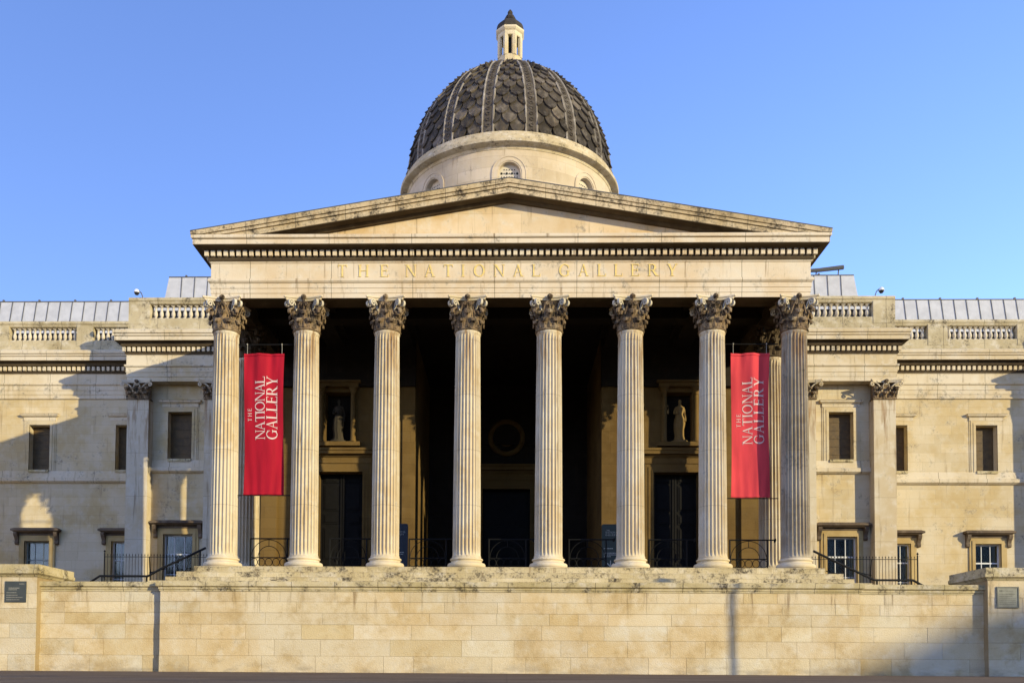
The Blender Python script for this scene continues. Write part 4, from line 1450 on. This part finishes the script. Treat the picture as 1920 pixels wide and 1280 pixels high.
# scales
mb = MB()
rs = random.Random(4)
rows = 17
mb.use_c = True
ts = [0.015 + 0.93 * (1 - (1 - i / rows) ** 1.12) for i in range(rows + 2)]
for k in range(16):
    ac = 2 * pi * k / 16
    if cos(ac) < -0.45: continue
    for rI in range(rows):
        tb = 0.005 + 0.93 * (rI / rows) ** 1.03
        tl = 0.93 / rows * 1.9
        r, _ = dome_pt(tb + 0.04)
        hwid = pi / 16 - 0.30 / max(r, 0.8) * 0.95
        if hwid < 0.03: continue
        cs = (-0.5, 0.5) if rI % 2 == 0 else (-1.0, 0.0, 1.0)
        for c in cs:
            sw = hwid * 0.49
            ca = ac + c * hwid
            NU, NV = 6, 5
            vs = []
            lift = rs.uniform(0.9, 1.25)
            for j in range(NV + 1):
                v = j / NV              # 0 = top, 1 = rounded lower tip
                wv = sqrt(max(0.0, 1 - max(0, (v - 0.35) / 0.65) ** 2)) if v > 0.35 else 1.0
                wv = max(wv, 0.12)
                for i in range(NU + 1):
                    u = i / NU * 2 - 1
                    a = ca + u * sw * wv
                    a = max(ac - hwid, min(ac + hwid, a))
                    o = 0.015 + (0.115 * v ** 1.2) * lift + 0.06 * (1 - abs(u)) ** 2 * v + (0.03 if abs(u) > 0.9 or j == NV else 0.0) * v
                    t = tb + tl * (1 - v)
                    vs.append(DP(a, min(0.985, t), o))
            fs = []
            for j in range(NV):
                for i in range(NU):
                    q = j * (NU + 1) + i
                    fs.append((q, q + 1, q + NU + 2, q + NU + 1))
            kk = len(vs)
            # skirt along sides and tip
            rim = [j * (NU + 1) for j in range(NV + 1)] + [NV * (NU + 1) + i for i in range(1, NU + 1)] + [j * (NU + 1) + NU for j in range(NV - 1, -1, -1)]
            sk = []
            for q in rim:
                j, i = divmod(q, NU + 1)
                v = j / NV
                wv = max(sqrt(max(0.0, 1 - max(0, (v - 0.35) / 0.65) ** 2)) if v > 0.35 else 1.0, 0.12)
                u = i / NU * 2 - 1
                a = max(ac - hwid, min(ac + hwid, ca + u * sw * wv))
                sk.append(DP(a, min(0.985, tb + tl * (1 - v)), -0.02))
            vs += sk
            for q in range(len(rim) - 1):
                fs.append((rim[q], rim[q + 1], kk + q + 1, kk + q))
            tn = math.exp(rs.gauss(-0.25, 0.34)) * (1.0 + 0.5 * tb)
            mb.add(vs, fs, (tn * 1.02, tn, tn * 0.95))
mb.build('dome_scales', M['domescale'], dome, 35)
# ribs: patterned band between two pale rolls
for k in range(16):
    ac = 2 * pi * (k + 0.5) / 16
    if cos(ac) < -0.45: continue
    band = MB()
    NT2 = 30
    vs = []
    for j in range(NT2 + 1):
        t = j / NT2 * 0.975
        r, _ = dome_pt(t)
        hwid = (0.23 - 0.05 * t) / max(0.9, r)
        for (u, o) in ((-1, -0.02), (-1, 0.11), (1, 0.11), (1, -0.02)):
            vs.append(DP(ac + u * hwid, t, o))
    fs = []
    for j in range(NT2):
        for q in range(3):
            fs.append((j * 4 + q, j * 4 + q + 1, j * 4 + q + 5, j * 4 + q + 4))
    band.add(vs, fs)
    for j in range(30):
        t = 0.02 + j / 30 * 0.94
        rr_ = 0.075 - 0.02 * t
        r, _ = dome_pt(t)
        c = Vector(DP(ac, t, 0.12))
        tu = (Vector(DP(ac, min(1, t + 0.01), 0.12)) - c).normalized()
        ta = (Vector(DP(ac + 0.01, t, 0.12)) - c).normalized()
        band.tube([c + tu * rr_ * 1.1 * cos(2 * pi * i / 8) + ta * rr_ * 1.3 * sin(2 * pi * i / 8) for i in range(8)], 0.028, 4, closed=True)
    bo = band.build('rib', M['dome'], dome)
    rolls = MB()
    for s in (-1, 1):
        pts = []
        for j in range(NT2 + 1):
            t = j / NT2 * 0.975
            r, _ = dome_pt(t)
            pts.append(DP(ac + s * (0.275 - 0.06 * t) / max(0.9, r), t, 0.09))
        rolls.tube(pts, 0.060, 6)
    ro = rolls.build('rib_edging', M['domerib'], dome, 50)
# crockets along the top of the dome
mb = MB()
for k in range(16):
    ac = 2 * pi * (k + 0.5) / 16
    for t in (0.80, 0.86, 0.92):
        c = Vector(DP(ac, t, 0.12))
        mb.lathe([(0.0, c.z - 0.12), (0.10, c.z - 0.06), (0.12, c.z), (0.08, c.z + 0.09), (0.0, c.z + 0.12)], c.x, c.y, 8)
mb.build('bosses', M['dome'], dome, 50)

# lantern
def octa(mb, levels, rot=pi / 8):
    n = 8
    vs = [(r * sin(rot + 2 * pi * i / n), DY - r * cos(rot + 2 * pi * i / n), LZ + (z - LZ) * 0.95) for r, z in levels for i in range(n)]
    fs = [(j * n + i, j * n + (i + 1) % n, (j + 1) * n + (i + 1) % n, (j + 1) * n + i) for j in range(len(levels) - 1) for i in range(n)]
    fs += [tuple(range(n)), tuple((len(levels) - 1) * n + i for i in range(n))]
    mb.add(vs, fs)
LZ = 33.12
mb = MB()
octa(mb, [(0.86, LZ - 0.25), (0.86, LZ + 0.05), (0.74, LZ + 0.1), (0.70, LZ + 0.15), (0.70, LZ + 0.62), (0.68, LZ + 0.66)])
octa(mb, [(0.68, LZ + 1.78), (0.71, LZ + 1.82), (0.72, LZ + 2.02), (0.78, LZ + 2.08), (0.83, LZ + 2.16), (0.83, LZ + 2.26), (0.70, LZ + 2.30)])
for i in range(8):
    a = pi / 8 + 2 * pi * i / 8
    x, y = 0.66 * sin(a), DY - 0.66 * cos(a)
    vs = []
    for z in (LZ + 0.57, LZ + 1.71):
        for q in range(6):
            b = a + 2 * pi * q / 6
            vs.append((x - 0.06 * sin(a) + 0.14 * sin(b), y + 0.06 * cos(a) - 0.14 * cos(b), z))
    mb.add(vs, [(q, (q + 1) % 6, 6 + (q + 1) % 6, 6 + q) for q in range(6)])
lan = part(mb, 'lantern', stone('lantern_stone', base=(0.56, 0.48, 0.32), alt=(0.46, 0.37, 0.2), soot=0.3, streak=0.3))
mb = MB()
octa(mb, [(0.40, LZ + 0.62), (0.40, LZ + 1.80)])
mb.build('lantern_core', M['void'], lan)
mb = MB()
octa(mb, [(0.78, LZ + 2.27), (0.80, LZ + 2.34), (0.77, LZ + 2.50), (0.70, LZ + 2.66), (0.58, LZ + 2.80), (0.42, LZ + 2.92), (0.30, LZ + 2.98), (0.34, LZ + 3.05), (0.28, LZ + 3.18), (0.20, LZ + 3.34), (0.12, LZ + 3.42), (0.15, LZ + 3.50), (0.11, LZ + 3.60), (0.02, LZ + 3.72)])
mb.build('lantern_cap', M['domedark'], lan)

# ================================================================== BANNERS
def banner(x0, x1, z0, z1, mat, label, the, nat, gal_, seed, yb=0.0):
    root = empty('banner', ((x0 + x1) / 2, yb, z0))
    tag(root, label, 'banner', 'red banners between the end columns')
    rr = random.Random(seed)
    ph = rr.uniform(0, 6)
    W, H = x1 - x0, z1 - z0
    def surf(u, v):     # u 0..1 across, v 0..1 up
        y = 0.035 * sin(u * 6.5 + ph + v * 1.5) + 0.05 * sin(v * 4.3 + ph) + 0.030 * sin(u * 13 + v * 5 + ph) * v ** 1.2 + 0.012 * sin(u * 31 - v * 7) * v ** 4 + 0.014 * sin((u - 0.5) * 26 * (1.2 - v)) * (1 - v) ** 3
        xx = x0 + W * u + 0.03 * sin(v * 4.2 + ph) * (1 - v)
        pinch = 0.03 * (v - v * v) * 4 * (1 if u < 0.5 else -1) * abs(u - 0.5) * 2
        return xx + pinch, y + yb
    mb = MB()
    nu, nv = 24, 70
    for d in (0.0, 0.006):
        vs = []
        for j in range(nv + 1):
            for i in range(nu + 1):
                x, y = surf(i / nu, j / nv)
                vs.append((x, y + d, z0 + H * j / nv))
        mb.add(vs, [(j * (nu + 1) + i, j * (nu + 1) + i + 1, (j + 1) * (nu + 1) + i + 1, (j + 1) * (nu + 1) + i) for j in range(nv) for i in range(nu)])
    # hems
    for vv in (0.008, 0.988):
        pts = [(surf(i / nu, vv)[0], surf(i / nu, vv)[1], z0 + H * vv) for i in range(nu + 1)]
        mb.tube(pts, 0.028, 6)
    off(mb.build('cloth', mat, None, 60), root)
    tm = MB()
    def mf(u, v, d):    # text runs upwards: u -> +z, v -> -x
        xx = -v
        uu = (xx - x0) / W
        vv = (u - z0) / H
        x, y = surf(uu, vv)
        return (x, y - d - 0.004, u)
    for txt, xb, cap, zs_, ln in (('THE',) + the, ('NATIONAL',) + nat, ('GALLERY',) + gal_):
        text_mesh(tm, txt, zs_, -xb, cap, ln, mapf=mf, thick=0.006, sub=True)
    off(tm.build('lettering', M['letter']), root)
    mb = MB()
    cl, cr = (x0 + x1) / 2 - SP / 2 + 0.45, (x0 + x1) / 2 + SP / 2 - 0.45
    mb.tube([(cl, yb + 0.02, z1 + 0.34), (cr, yb + 0.02, z1 + 0.34)], 0.022, 6)
    off(mb.build('pole', M['iron']), root)
    mb = MB()
    mb.tube([(cl, yb + 0.02, z0 - 0.02), (cr, yb + 0.02, z0 - 0.02)], 0.018, 6)
    off(mb.build('pole', M['iron']), root)
    for xx in (x0 + 0.1, x1 - 0.1):
        mb = MB()
        mb.tube([(xx, yb + 0.02, z1), (xx, yb + 0.02, z1 + 0.33)], 0.008, 5)
        mb.lathe([(0.0, z1 + 0.30), (0.03, z1 + 0.34), (0.0, z1 + 0.38)], xx, yb, 8)
        off(mb.build('cord', M['rope']), root)
banner(-9.33, -7.90, 6.20, 11.20, M['red'], 'deep crimson banner hanging between the two leftmost columns',
       (-9.05, 0.145, 8.80, 0.46), (-8.56, 0.36, 8.15, 2.22), (-8.12, 0.38, 8.15, 2.24), 1)
banner(7.85, 9.22, 6.20, 11.33, M['brightened'], 'pinkish red banner, tinted for sun glare, hanging between the two rightmost columns',
       (8.18, 0.15, 8.70, 0.485), (8.60, 0.345, 8.09, 2.37), (9.02, 0.365, 8.09, 2.37), 2, 0.38)

# ================================================================== PORTICO RAILINGS
def railing_root():
    root = empty('portico_railing', (0, 0, 0))
    h = 0.66
    mb = MB()
    mb.tube([(-h - 0.02, 0, 1.16), (h + 0.28, 0, 1.16)], 0.026, 6)
    mb.tube([(-h, 0, 0.48), (h, 0, 0.48)], 0.020, 6)
    mb.tube([(-h, 0, 0.15), (h, 0, 0.15)], 0.020, 6)
    mb.build('rail', M['iron'], root)
    for s in (-1, 1):
        mb = MB()
        mb.tube([(s * h, 0, 0.0), (s * h, 0, 1.16)], 0.026, 6)
        mb.build('post', M['iron'], root)
    mb = MB()
    mb.tube([(0.63 * cos(pi * i / 24), 0, 0.49 + 0.63 * sin(pi * i / 24)) for i in range(25)], 0.013, 5)
    mb.tube([(0.39 * cos(pi * i / 20), 0, 0.49 + 0.40 * sin(pi * i / 20)) for i in range(21)], 0.013, 5)
    mb.tube([(0, 0, 0.88), (0, 0, 1.14)], 0.012, 5)
    for k in range(5):
        cx = -0.528 + k * 0.264
        mb.tube([(cx + 0.125 * cos(2 * pi * i / 16), 0, 0.315 + 0.14 * sin(2 * pi * i / 16)) for i in range(16)], 0.012, 5, closed=True)
    mb.tube([(h + 0.26, 0, 1.08), (h + 0.28, 0, 1.16), (h + 0.30, 0, 1.22)], [0.03, 0.045, 0.015], 6)
    mb.build('scrollwork', M['iron'], root)
    return root
rl = railing_root()
bay = ['under the crimson banner', 'in front of the left dark doorway', 'beside the navy sign', 'in front of the middle door', 'beside the dark green sign', 'in front of the right panelled door', 'under the pale pink banner']
for i in range(7):
    o = rl if i == 0 else copy_tree(rl)
    o.location = ((i - 3) * SP, 0.75, FZ)
    tag(o, 'black iron railing panel with arched scrollwork ' + bay[i], 'railing', 'iron railing panels between the portico columns')

# ================================================================== SIGNS IN THE PORTICO
def totem(x0, x1, y, mat, label, arrow_x):
    z1 = 5.90
    root = empty('information_sign', ((x0 + x1) / 2, y, FZ))
    tag(root, label, 'sign')
    mb = MB()
    r = 0.06
    pr = [(x0, FZ), (x1, FZ), (x1, z1 - r)] + [(x1 - r + r * sin(pi / 2 - q * pi / 8) * 1.0, z1 - r + r * cos(pi / 2 - q * pi / 8)) for q in range(1, 5)] + [(x0 + r - r * sin(q * pi / 8), z1 - r + r * cos(q * pi / 8)) for q in range(0, 5)]
    k = len(pr)
    mb.add([(a, y, b) for a, b in pr] + [(a, y + 0.12, b) for a, b in pr], [tuple(range(k)), tuple(range(k, 2 * k))] + [(i, (i + 1) % k, k + (i + 1) % k, k + i) for i in range(k)])
    off(mb.build('sign_board', mat), root)
    mb = MB()
    mf = lambda u, v, d: (u, y - d, v)
    text_mesh(mb, 'THE', x0 + 0.18, z1 - 0.27, 0.05, mapf=mf, thick=0.003)
    text_mesh(mb, 'NATIONAL', x0 + 0.14, z1 - 0.36, 0.07, 0.52, mapf=mf, thick=0.003)
    text_mesh(mb, 'GALLERY', x0 + 0.14, z1 - 0.46, 0.07, 0.46, mapf=mf, thick=0.003)
    rr = random.Random(9)
    for q, ln in ((0.95, 0.36), (1.13, 0.5), (1.20, 0.45), (1.27, 0.25)):
        x = x0 + 0.08
        while x < x0 + 0.08 + ln:
            wl = rr.uniform(0.02, 0.06)
            mb.box(x, x + wl, y - 0.004, y, z1 - q - 0.03, z1 - q)
            x += wl + 0.014
    ax, az = arrow_x, z1 - 1.68
    mb.box(ax - 0.018, ax + 0.018, y - 0.004, y, az, az + 0.24)
    for s in (-1, 1):
        mb.add([(ax, y - 0.005, az - 0.03), (ax + s * 0.13, y - 0.005, az + 0.10), (ax + s * 0.13, y - 0.005, az + 0.155), (ax, y - 0.005, az + 0.035)], [(0, 1, 2, 3)])
    off(mb.build('lettering', M['signwhite']), root)
totem(-4.72, -3.97, 4.5, M['signblue'], 'navy standing sign with a white down arrow beside the third column from the left', -4.35)
totem(3.74, 4.50, 4.5, M['signgreen'], 'dark green standing sign with a white down arrow against the sunlit portico wall', 4.08)

# ================================================================== STATUES IN THE NICHES
def statue(x, label, sm='statue'):
    root = empty('statue', (x, WY + 0.12, 9.45))
    tag(root, label, 'statue', 'statues in the niches above the side doors')
    # plinth
    mb = MB(); mb.lathe([(0.0, 0.0), (0.36, 0.0), (0.36, 0.05), (0.33, 0.09), (0.0, 0.09)], 0, 0, 20)
    mb.build('plinth', M[sm], root, 40)
    # body: one skinned surface
    V = {'pel': (0.02, 0, 1.02, 0.13), 'wa': (0.0, 0, 1.18, 0.105), 'ch': (0.02, 0.0, 1.40, 0.13), 'nk': (0.03, 0, 1.56, 0.052), 'jw': (0.03, -0.015, 1.64, 0.062), 'hd': (0.03, -0.005, 1.73, 0.085), 'tp': (0.03, 0.01, 1.82, 0.055),
         'sl': (-0.14, 0, 1.46, 0.062), 'el': (-0.22, -0.04, 1.22, 0.046), 'wl': (-0.10, -0.18, 1.20, 0.032), 'hl': (-0.02, -0.20, 1.24, 0.034),
         'sr': (0.18, 0, 1.46, 0.062), 'er': (0.25, 0.02, 1.20, 0.046), 'wr': (0.25, -0.06, 0.98, 0.032), 'hr': (0.24, -0.09, 0.88, 0.036),
         'hpl': (-0.07, 0, 0.95, 0.11), 'kl': (-0.12, -0.08, 0.55, 0.075), 'al': (-0.10, -0.01, 0.17, 0.045), 'fl': (-0.13, -0.15, 0.125, 0.035),
         'hpr': (0.10, 0, 0.95, 0.11), 'kr': (0.07, 0.0, 0.55, 0.075), 'ar': (0.04, 0.02, 0.17, 0.045), 'fr': (0.06, -0.12, 0.125, 0.035)}
    E = [('pel', 'wa'), ('wa', 'ch'), ('ch', 'nk'), ('nk', 'jw'), ('jw', 'hd'), ('hd', 'tp'), ('ch', 'sl'), ('sl', 'el'), ('el', 'wl'), ('wl', 'hl'), ('ch', 'sr'), ('sr', 'er'), ('er', 'wr'), ('wr', 'hr'),
         ('pel', 'hpl'), ('hpl', 'kl'), ('kl', 'al'), ('al', 'fl'), ('pel', 'hpr'), ('hpr', 'kr'), ('kr', 'ar'), ('ar', 'fr')]
    ks = list(V)
    me = bpy.data.meshes.new('figure')
    me.from_pydata([V[k][:3] for k in ks], [(ks.index(a), ks.index(b)) for a, b in E], [])
    o = bpy.data.objects.new('figure', me)
    COL.objects.link(o)
    o.parent = root
    sk = o.modifiers.new('skin', 'SKIN')
    for i, k in enumerate(ks):
        me.skin_vertices[0].data[i].radius = (V[k][3], V[k][3])
        me.skin_vertices[0].data[i].use_root = (k == 'pel')
    ss = o.modifiers.new('sub', 'SUBSURF'); ss.levels = 2; ss.render_levels = 2
    me.materials.append(M[sm])
    # fluted robe following the legs
    mb = MB()
    lv = [(0.115, 0.01, 0.23, 0.20), (0.30, 0.0, 0.19, 0.16), (0.55, -0.02, 0.20, 0.17), (0.80, 0.01, 0.225, 0.18), (0.98, 0.02, 0.22, 0.17), (1.10, 0.01, 0.165, 0.14), (1.20, 0.0, 0.15, 0.13), (1.34, 0.02, 0.19, 0.15), (1.45, 0.02, 0.17, 0.12), (1.49, 0.03, 0.10, 0.08)]
    n = 40
    vs = []
    for z, cx, rx, ry in lv:
        amp = 0.075 if z < 1.05 else 0.03
        for i in range(n):
            a = 2 * pi * i / n
            q = 1 + amp * sin(a * 9 + z * 2.2)
            vs.append((cx + rx * q * sin(a), -ry * q * cos(a), z))
    mb.add(vs, [(j * n + i, j * n + (i + 1) % n, (j + 1) * n + (i + 1) % n, (j + 1) * n + i) for j in range(len(lv) - 1) for i in range(n)])
    mb.build('robe', M[sm], root, 60)
    return root
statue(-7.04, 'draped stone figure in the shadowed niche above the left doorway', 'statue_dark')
statue(7.04, 'draped stone figure catching the sun in the niche above the right door')

# ================================================================== SIDE RAILINGS AND HANDRAILS
for sx in (-1, 1):
    side = 'left' if sx < 0 else 'right'
    root = empty('area_railing', (sx * 13, 2.5, 0))
    tag(root, 'black spiked iron railing below the %s pavilion window' % side, 'railing', 'spiked railings beside the portico steps')
    mb = MB()
    xi, xo = 10.9, 15.25
    ztop = 4.30
    for zz in (ztop, 2.6):
        mb.box(min(sx * xi, sx * xo), max(sx * xi, sx * xo), 2.49, 2.51, zz - 0.012, zz + 0.012)
    off(mb.build('rail', M['iron']), root)
    n = int((xo - xi) / 0.118)
    for i in range(n + 1):
        x = sx * (xo - i * 0.118)
        if i == 0:
            mb = MB()
            mb.tube([(x, 2.5, 2.3), (x, 2.5, ztop + 0.15)], 0.028, 6)
            mb.lathe([(0.0, ztop + 0.15), (0.04, ztop + 0.19), (0.04, ztop + 0.21), (0.0, ztop + 0.27)], x, 2.5, 8)
            off(mb.build('post', M['iron']), root)
        else:
            if i == 1:
                mb = MB()
                mb.tube([(0, 0, 2.3), (0, 0, ztop + 0.05)], 0.0095, 5)
                mb.lathe([(0.0, ztop + 0.04), (0.024, ztop + 0.07), (0.008, ztop + 0.10), (0.0, ztop + 0.14)], 0, 0, 6)
                b0 = mb.build('bar', M['iron'], root)
                b0.matrix_parent_inverse = Matrix.Translation(root.location).inverted()
                b0.location = (x, 2.5, 0)
            else:
                c = b0.copy(); COL.objects.link(c); c.location = (x, 2.5, 0)
    for xx in (13.55, 12.5):
        mb = MB()
        mb.tube([(sx * xx, 2.52, ztop), (sx * (xx + 0.1), 3.1, 2.4)], 0.02, 5)
        mb.tube([(sx * xx, 2.52, 3.7), (sx * (xx - 0.5), 2.9, 3.9)], 0.018, 5)
        off(mb.build('stay', M['iron']), root)
    root = empty('handrail', (sx * 13, 0.6, 0))
    tag(root, 'thick black handrail stepping down beside the %s end column' % side, 'handrail', 'handrails of the side steps')
    mb = MB()
    if sx < 0: P = [(-15.35, 2.88), (-14.58, 3.38), (-12.85, 3.38), (-12.35, 3.66), (-10.78, 4.40)]
    else: P = [(10.78, 4.36), (12.90, 3.34), (14.25, 3.34), (15.2, 2.82)]
    mb.tube([(x, 0.6, z) for x, z in P], 0.042, 8)
    off(mb.build('rail', M['iron']), root)
    for xx in ([-14.5, -12.9, -10.98] if sx < 0 else [10.98, 13.0, 14.2]):
        # height on the polyline
        for (xa, za), (xb, zb) in zip(P[:-1], P[1:]):
            if xa <= xx <= xb: zz = za + (zb - za) * (xx - xa) / (xb - xa)
        mb = MB(); mb.tube([(xx, 0.6, zz), (xx, 0.6, zz - 1.0)], 0.03, 6)
        off(mb.build('post', M['iron']), root)

# ================================================================== CCTV
for sx, xb, zb, lab in ((-1, -16.5, 16.66, 'white domed security camera on a short pole above the left balustrade'), (1, 16.25, 16.66, 'white domed security camera on a short pole above the right balustrade')):
    root = empty('security_camera', (xb, 8.8, zb))
    tag(root, lab, 'camera', 'security cameras on the parapets')
    mb = MB()
    mb.tube([(0, 0, 0), (sx * 0.03, 0, 0.18), (sx * 0.09, 0, 0.34), (sx * 0.20, 0, 0.44)], 0.022, 6)
    mb.build('pole', M['seam'], root)
    mb = MB()
    cx = sx * 0.30
    mb.lathe([(0.0, 0.52), (0.06, 0.51), (0.10, 0.47), (0.125, 0.40), (0.13, 0.36), (0.0, 0.355)], cx, 0, 16)
    mb.build('housing', M['camwhite'], root, 50)
    mb = MB()
    mb.lathe([(0.11, 0.354), (0.10, 0.30), (0.06, 0.255), (0.0, 0.24)], cx, 0, 16)
    mb.build('lens_dome', M['camdark'], root, 60)

# ================================================================== THINGS BEYOND THE FRAME (they throw the shadows)
# lamp post whose shadow falls on the retaining wall
def street_lamp(x, y):
    root = empty('street_lamp', (x, y, 0))
    tag(root, 'tall black street lamp on the pavement right of the wall', 'street lamp')
    mb = MB()
    mb.lathe([(0.16, 0), (0.16, 0.3), (0.11, 0.4), (0.10, 1.2), (0.085, 1.3), (0.075, 8.6), (0.05, 8.8), (0.0, 8.8)], 0, 0, 12)
    mb.build('post', M['iron'], root, 40)
    mb = MB()
    mb.lathe([(0.05, 8.8), (0.16, 8.9), (0.24, 9.3), (0.18, 9.4), (0.05, 9.55), (0.0, 9.6)], 0, 0, 8)
    mb.build('lantern', M['glass'], root)
street_lamp(24.1, -16.8)

def tree(x, y, h, crown_r, crown_z, seed, label, nleaf=5200):
    rr = random.Random(seed)
    root = empty('plane_tree', (x, y, 0))
    tag(root, label, 'tree', 'plane trees beyond the pavement')
    mb = MB()
    mb.tube([(0, 0, -1.5), (0.05, 0, 1), (0.2, 0.1, crown_z * 0.6), (0.1, 0, crown_z)], [0.42, 0.34, 0.26, 0.16], 10)
    for k in range(9):
        a = rr.uniform(0, 2 * pi)
        z = crown_z * rr.uniform(0.55, 0.95)
        L = crown_r * rr.uniform(0.6, 0.9)
        mb.tube([(0.15, 0.05, z), (L * 0.5 * cos(a), L * 0.5 * sin(a), z + L * 0.35), (L * cos(a), L * sin(a), z + L * 0.7)], [0.12, 0.07, 0.02], 6)
    mb.build('trunk', M['bark'], root, 40)
    mb = MB()
    cl = []
    for k in range(34):
        a = rr.uniform(0, 2 * pi); u = rr.uniform(-0.75, 1)
        q = crown_r * (rr.uniform(0.2, 0.85))
        cl.append((q * cos(a) * sqrt(1 - 0.6 * u * u), q * sin(a) * sqrt(1 - 0.6 * u * u), crown_z + u * crown_r * 0.95, crown_r * rr.uniform(0.22, 0.38)))
    for k in range(nleaf):
        c = rr.choice(cl)
        d = Vector((rr.gauss(0, 1), rr.gauss(0, 1), rr.gauss(0, 1))).normalized() * c[3] * rr.random() ** 0.35
        p = Vector(c[:3]) + d
        n = Vector((rr.gauss(0, 1), rr.gauss(0, 1), rr.gauss(0, 1) + 0.6)).normalized()
        t = n.orthogonal().normalized()
        b = n.cross(t)
        s = rr.uniform(0.12, 0.24)
        mb.add([p + t * s, p + b * s * 0.7, p - t * s, p - b * s * 0.7], [(0, 1, 2, 3)])
    mb.build('crown', M['leaf'], root)
    return root


# ---- the rest of the square: dark tree masses and blocks that close off the low sky behind the camera
tree(31, -56, 19, 6.5, 12.5, 31, 'tall leafy plane tree across the paving to the right of the square', 3500)
tree(18, -70, 19, 6.5, 12.5, 32, 'broad leafy plane tree near the middle of the square', 3500)
tree(-34, -60, 19, 6.5, 12.5, 33, 'tall leafy plane tree at the left side of the square', 3500)
def block(x0, x1, y0, y1, h, label):
    root = empty('office_building', ((x0 + x1) / 2, (y0 + y1) / 2, -1.5))
    tag(root, label, 'building')
    mb = MB()
    mb.box(x0, x1, y0, y1, -1.5, h)
    mb.box(x0 - 0.6, x1 + 0.6, y0 - 0.6, y1 + 0.6, h - 1.6, h - 0.8)
    off(mb.build('wall', M['city']), root)
    mb = MB()
    mb.box(x0 + 3, x1 - 3, y0 + 3, y1 - 3, h, h + 4)
    off(mb.build('roof', M['seam']), root)
    mb = MB()
    nz = int((h - 6) / 4)
    for q in range(nz):
        z = 2 + q * 4
        for k in range(int((x1 - x0) / 5)):
            x = x0 + 2 + k * 5
            mb.box(x, x + 1.6, y1 - 0.1, y1 + 0.06, z, z + 2.4)
        for k in range(int((y1 - y0) / 5)):
            y = y0 + 2 + k * 5
            xx = x1 if x0 < 0 else x0
            mb.box(xx - 0.06, xx + 0.06, y, y + 1.6, z, z + 2.4)
    off(mb.build('windows', M['void']), root)
M['city'] = stone('city_block_stone', base=(0.30, 0.26, 0.20), alt=(0.24, 0.20, 0.15), soot=0.2, streak=0.2)
block(-95, 40, -124, -104, 13, 'long stone office block closing the far side of the square')
block(-112, -90, -100, 6, 13, 'tall stone office block along the left side of the square')
block(92, 114, -34, 18, 14, 'stone office block beyond the right end of the gallery')
# added unseen block; roof line shaped to shade the right foot of the wall
mb = MB()
root = empty('office_building', (0, 0, 0))
tag(root, 'unseen tall pale stone block with a roof line shaped for its shadow', 'building')
au = Vector((cos(SUN_AZ), sin(SUN_AZ)))          # across the sun direction
at = Vector((-sin(SUN_AZ), cos(SUN_AZ)))         # down the sun direction
def UT(u, t, z):
    p = au * u + at * t
    return (p.x, p.y, z)
T0, T1 = -190, -160
k_ = tan(SUN_EL)
def ztop(z0): return z0 - k_ * T1
us = [3.7, 4.4, 5.8, 7.0, 8.6, 13.0, 20.0]
zz = [ztop(q) for q in (-3.4, -2.45, -2.1, -1.4, -1.3, -1.0, -1.0)]
vs, fs = [], []
for u, z in zip(us, zz):
    vs += [UT(u, T0, -1.5), UT(u, T1, -1.5), UT(u, T1, z), UT(u, T0, z)]
n = len(us)
for i in range(n - 1):
    for j in range(4):
        fs.append((i * 4 + j, i * 4 + (j + 1) % 4, i * 4 + 4 + (j + 1) % 4, i * 4 + 4 + j))
fs += [(0, 1, 2, 3), tuple((n - 1) * 4 + j for j in range(4))]
mb.add(vs, fs)
mb.build('wall', M['wall'], root)
